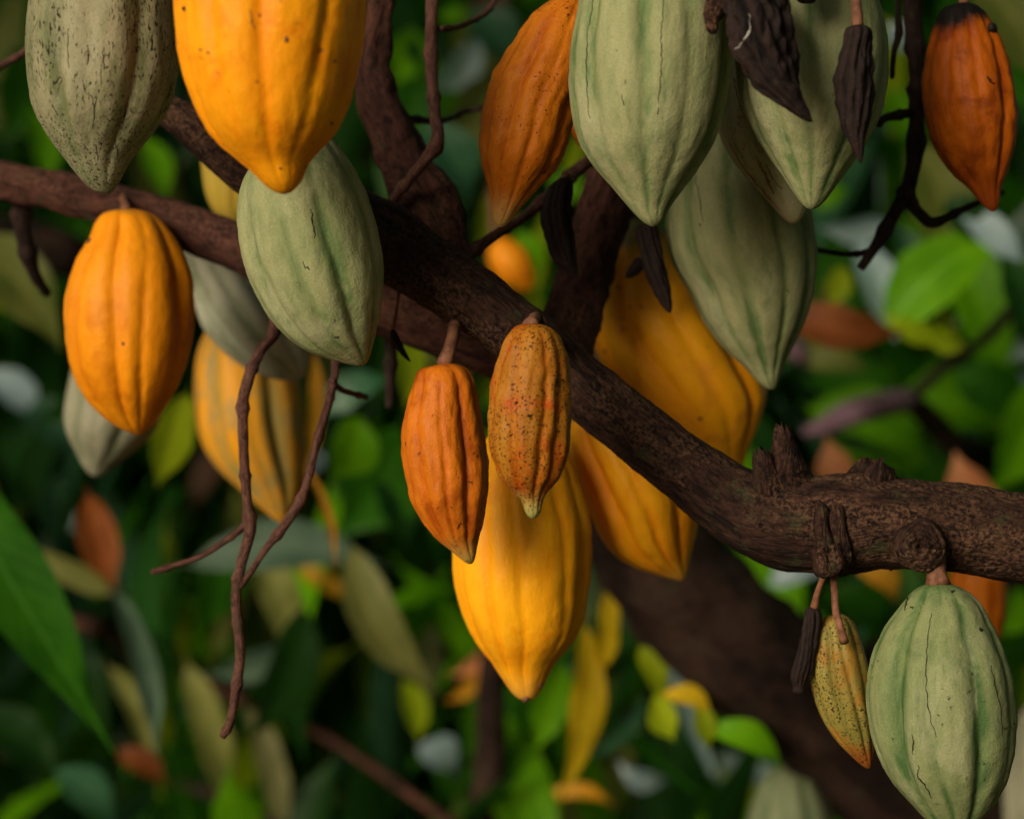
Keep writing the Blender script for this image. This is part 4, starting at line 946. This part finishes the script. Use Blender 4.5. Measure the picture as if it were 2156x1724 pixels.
for a in [
    (1620, 655, 1905, 700, 2.15, 95, 'rust', -0.08, 0.3, 0.1),
    (1870, 700, 2130, 500, 2.3, 150, 'bright', 0.1, 0.25, 0.1),
    (2010, 700, 1850, 655, 2.25, 52, 'lime', 0.1, 0.3, 0.1),
    (2030, 730, 1940, 690, 2.25, 40, 'lime', 0.1, 0.3, 0.1),
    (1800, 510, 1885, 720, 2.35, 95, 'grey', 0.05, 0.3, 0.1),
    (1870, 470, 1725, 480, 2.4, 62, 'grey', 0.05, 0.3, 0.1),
    (1770, 560, 1745, 650, 2.3, 60, 'lime', 0.05, 0.3, 0.1),
    (1890, 470, 1910, 700, 2.4, 70, 'blue', 0.1, 0.4, 0.1),
    (1880, 850, 2100, 900, 2.7, 150, 'bright', 0.1, 0.3, 0.1),
    (1700, 860, 1960, 1010, 2.6, 170, 'bright', 0.08, 0.3, 0.1),
    (1690, 800, 1900, 830, 2.75, 110, 'mid', 0.1, 0.3, 0.1),
    (1890, 960, 2010, 1050, 2.6, 110, 'mid', 0.1, 0.3, 0.1),
    (1790, 1040, 1742, 918, 2.3, 88, 'peach', 0.05, 0.2, 0.1),
    (2090, 1090, 2010, 950, 2.3, 110, 'peach', 0.05, 0.3, 0.1),
    (2200, 800, 2080, 1040, 2.5, 150, 'bright', 0.05, 0.3, 0.1),
    (2010, 780, 2170, 900, 2.6, 120, 'mid', 0.05, 0.3, 0.1),
    (1920, 300, 2010, 580, 2.35, 150, 'olive', 0.05, 0.3, 0.1),
    (2060, -40, 2200, 180, 2.4, 170, 'olive', 0.05, 0.3, 0.1),
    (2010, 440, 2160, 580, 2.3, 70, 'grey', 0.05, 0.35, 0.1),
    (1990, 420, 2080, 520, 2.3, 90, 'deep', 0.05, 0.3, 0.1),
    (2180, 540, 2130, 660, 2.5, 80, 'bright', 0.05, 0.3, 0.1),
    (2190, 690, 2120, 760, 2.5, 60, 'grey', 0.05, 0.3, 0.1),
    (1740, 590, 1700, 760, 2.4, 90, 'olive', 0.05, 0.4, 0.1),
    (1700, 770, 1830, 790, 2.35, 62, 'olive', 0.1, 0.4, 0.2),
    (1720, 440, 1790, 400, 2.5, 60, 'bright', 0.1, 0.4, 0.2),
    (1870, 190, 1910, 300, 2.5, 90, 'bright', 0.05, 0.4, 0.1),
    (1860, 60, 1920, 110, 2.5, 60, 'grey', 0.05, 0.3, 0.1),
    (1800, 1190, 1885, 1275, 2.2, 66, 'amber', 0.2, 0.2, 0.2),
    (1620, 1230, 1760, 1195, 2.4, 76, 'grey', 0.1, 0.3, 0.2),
    (2150, 1240, 2070, 1360, 2.5, 90, 'bright', 0.1, 0.4, 0.2),
    (1740, 1240, 1840, 1360, 2.5, 100, 'mid', 0.2, 0.4, 0.2),
    (2110, 540, 2190, 780, 2.15, 100, 'deep', 0.05, 0.4, 0.1),
    ]: leaf(T_RIGHT, *a)
for a in [
    (1050, 150, 930, 330, 2.5, 130, 'olive', 0.05, 0.3, 0.1),
    (900, 260, 990, 440, 2.2, 120, 'blue', 0.05, 0.4, 0.1),
    (870, 60, 830, 180, 2.8, 90, 'bright', 0.05, 0.3, 0.1),
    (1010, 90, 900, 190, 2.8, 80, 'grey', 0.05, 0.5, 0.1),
    (1000, 20, 1080, 150, 2.8, 110, 'blue', 0.05, 0.4, 0.1),
    (940, 20, 970, 60, 2.8, 60, 'bright', 0.05, 0.4, 0.1),
    (1090, 490, 1130, 590, 2.5, 60, 'bright', 0.05, 0.4, 0.1),
    (1050, 400, 1000, 520, 2.6, 80, 'lime', 0.05, 0.4, 0.1),
    (1180, 420, 1220, 360, 2.6, 80, 'bright', 0.05, 0.4, 0.1),
    ]: leaf(T_FAR, *a)

GREENS = [('deep', 5), ('mid', 5), ('bright', 2), ('blue', 2), ('olive', 2), ('lime', 1)]
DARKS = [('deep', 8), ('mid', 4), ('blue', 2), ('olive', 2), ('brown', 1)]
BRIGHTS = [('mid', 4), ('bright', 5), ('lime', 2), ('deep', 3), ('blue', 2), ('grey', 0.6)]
def cv(u, v, d): return tuple(P(u, v, d))
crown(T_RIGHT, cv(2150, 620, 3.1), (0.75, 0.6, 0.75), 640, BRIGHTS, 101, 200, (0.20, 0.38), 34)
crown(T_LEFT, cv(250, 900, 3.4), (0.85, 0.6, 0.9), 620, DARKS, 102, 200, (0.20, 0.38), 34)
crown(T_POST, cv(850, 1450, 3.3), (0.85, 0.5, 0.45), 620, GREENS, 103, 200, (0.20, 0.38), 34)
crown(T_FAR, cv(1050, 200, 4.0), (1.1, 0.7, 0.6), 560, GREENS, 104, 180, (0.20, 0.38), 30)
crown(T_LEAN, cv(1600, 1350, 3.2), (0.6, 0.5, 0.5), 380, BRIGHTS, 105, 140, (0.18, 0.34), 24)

# out of frame: the fruiting tree's crown overhead, an added leaf screen at right
rn = random.Random(9); rest = []
for _ in range(2600):
    x, y = rn.uniform(-3.2, 3.4), rn.uniform(0.7, 6.0)
    z = 1.6 + 0.36 * y + rn.uniform(0.16, 0.9) + (0.12 if y < 1.5 else 0)
    rest.append((Matrix.Translation((x, y, z)) @ droopy(rn, 0.45) @ Matrix.Scale(rn.uniform(0.18, 0.30), 4), rn.choice(['deep', 'mid', 'deep', 'bright']), rn.randrange(5)))
for _ in range(1500):  # unseen leaf screen added to cut sky light from the right
    p = (rn.uniform(0.95, 2.6), rn.uniform(-1.8, 2.2), rn.uniform(1.0, 3.2))
    rest.append((Matrix.Translation(p) @ droopy(rn, 0.8) @ Matrix.Scale(rn.uniform(0.18, 0.30), 4), rn.choice(['deep', 'mid', 'deep']), rn.randrange(5)))
leaf_mass('foliage', rest, TREE)

# the plantation beyond, one mass of leaves
rest = []
for _ in range(12000):
    y = rn.uniform(5.0, 13.0); x = rn.uniform(-0.45, 0.45) * y; z = rn.uniform(0.1, 0.36 * y + 2.2)
    if noise.noise(Vector((x * 0.9, y * 0.5, z * 0.9))) < (-0.15 if x > 0.12 * y and z > 1.2 else -0.6): continue
    rest.append((Matrix.Translation((x, y, z)) @ droopy(rn, 0.7) @ Matrix.Scale(rn.uniform(0.2, 0.36), 4),
                 rn.choices(['deep', 'mid', 'olive', 'bright', 'brown', 'blue'], [6, 4, 2, 1.5, 2, 1])[0], rn.randrange(5)))
o = leaf_mass('woodland', rest, None)
tag(o, 'dense mass of green leaves far behind the pods', 'foliage')
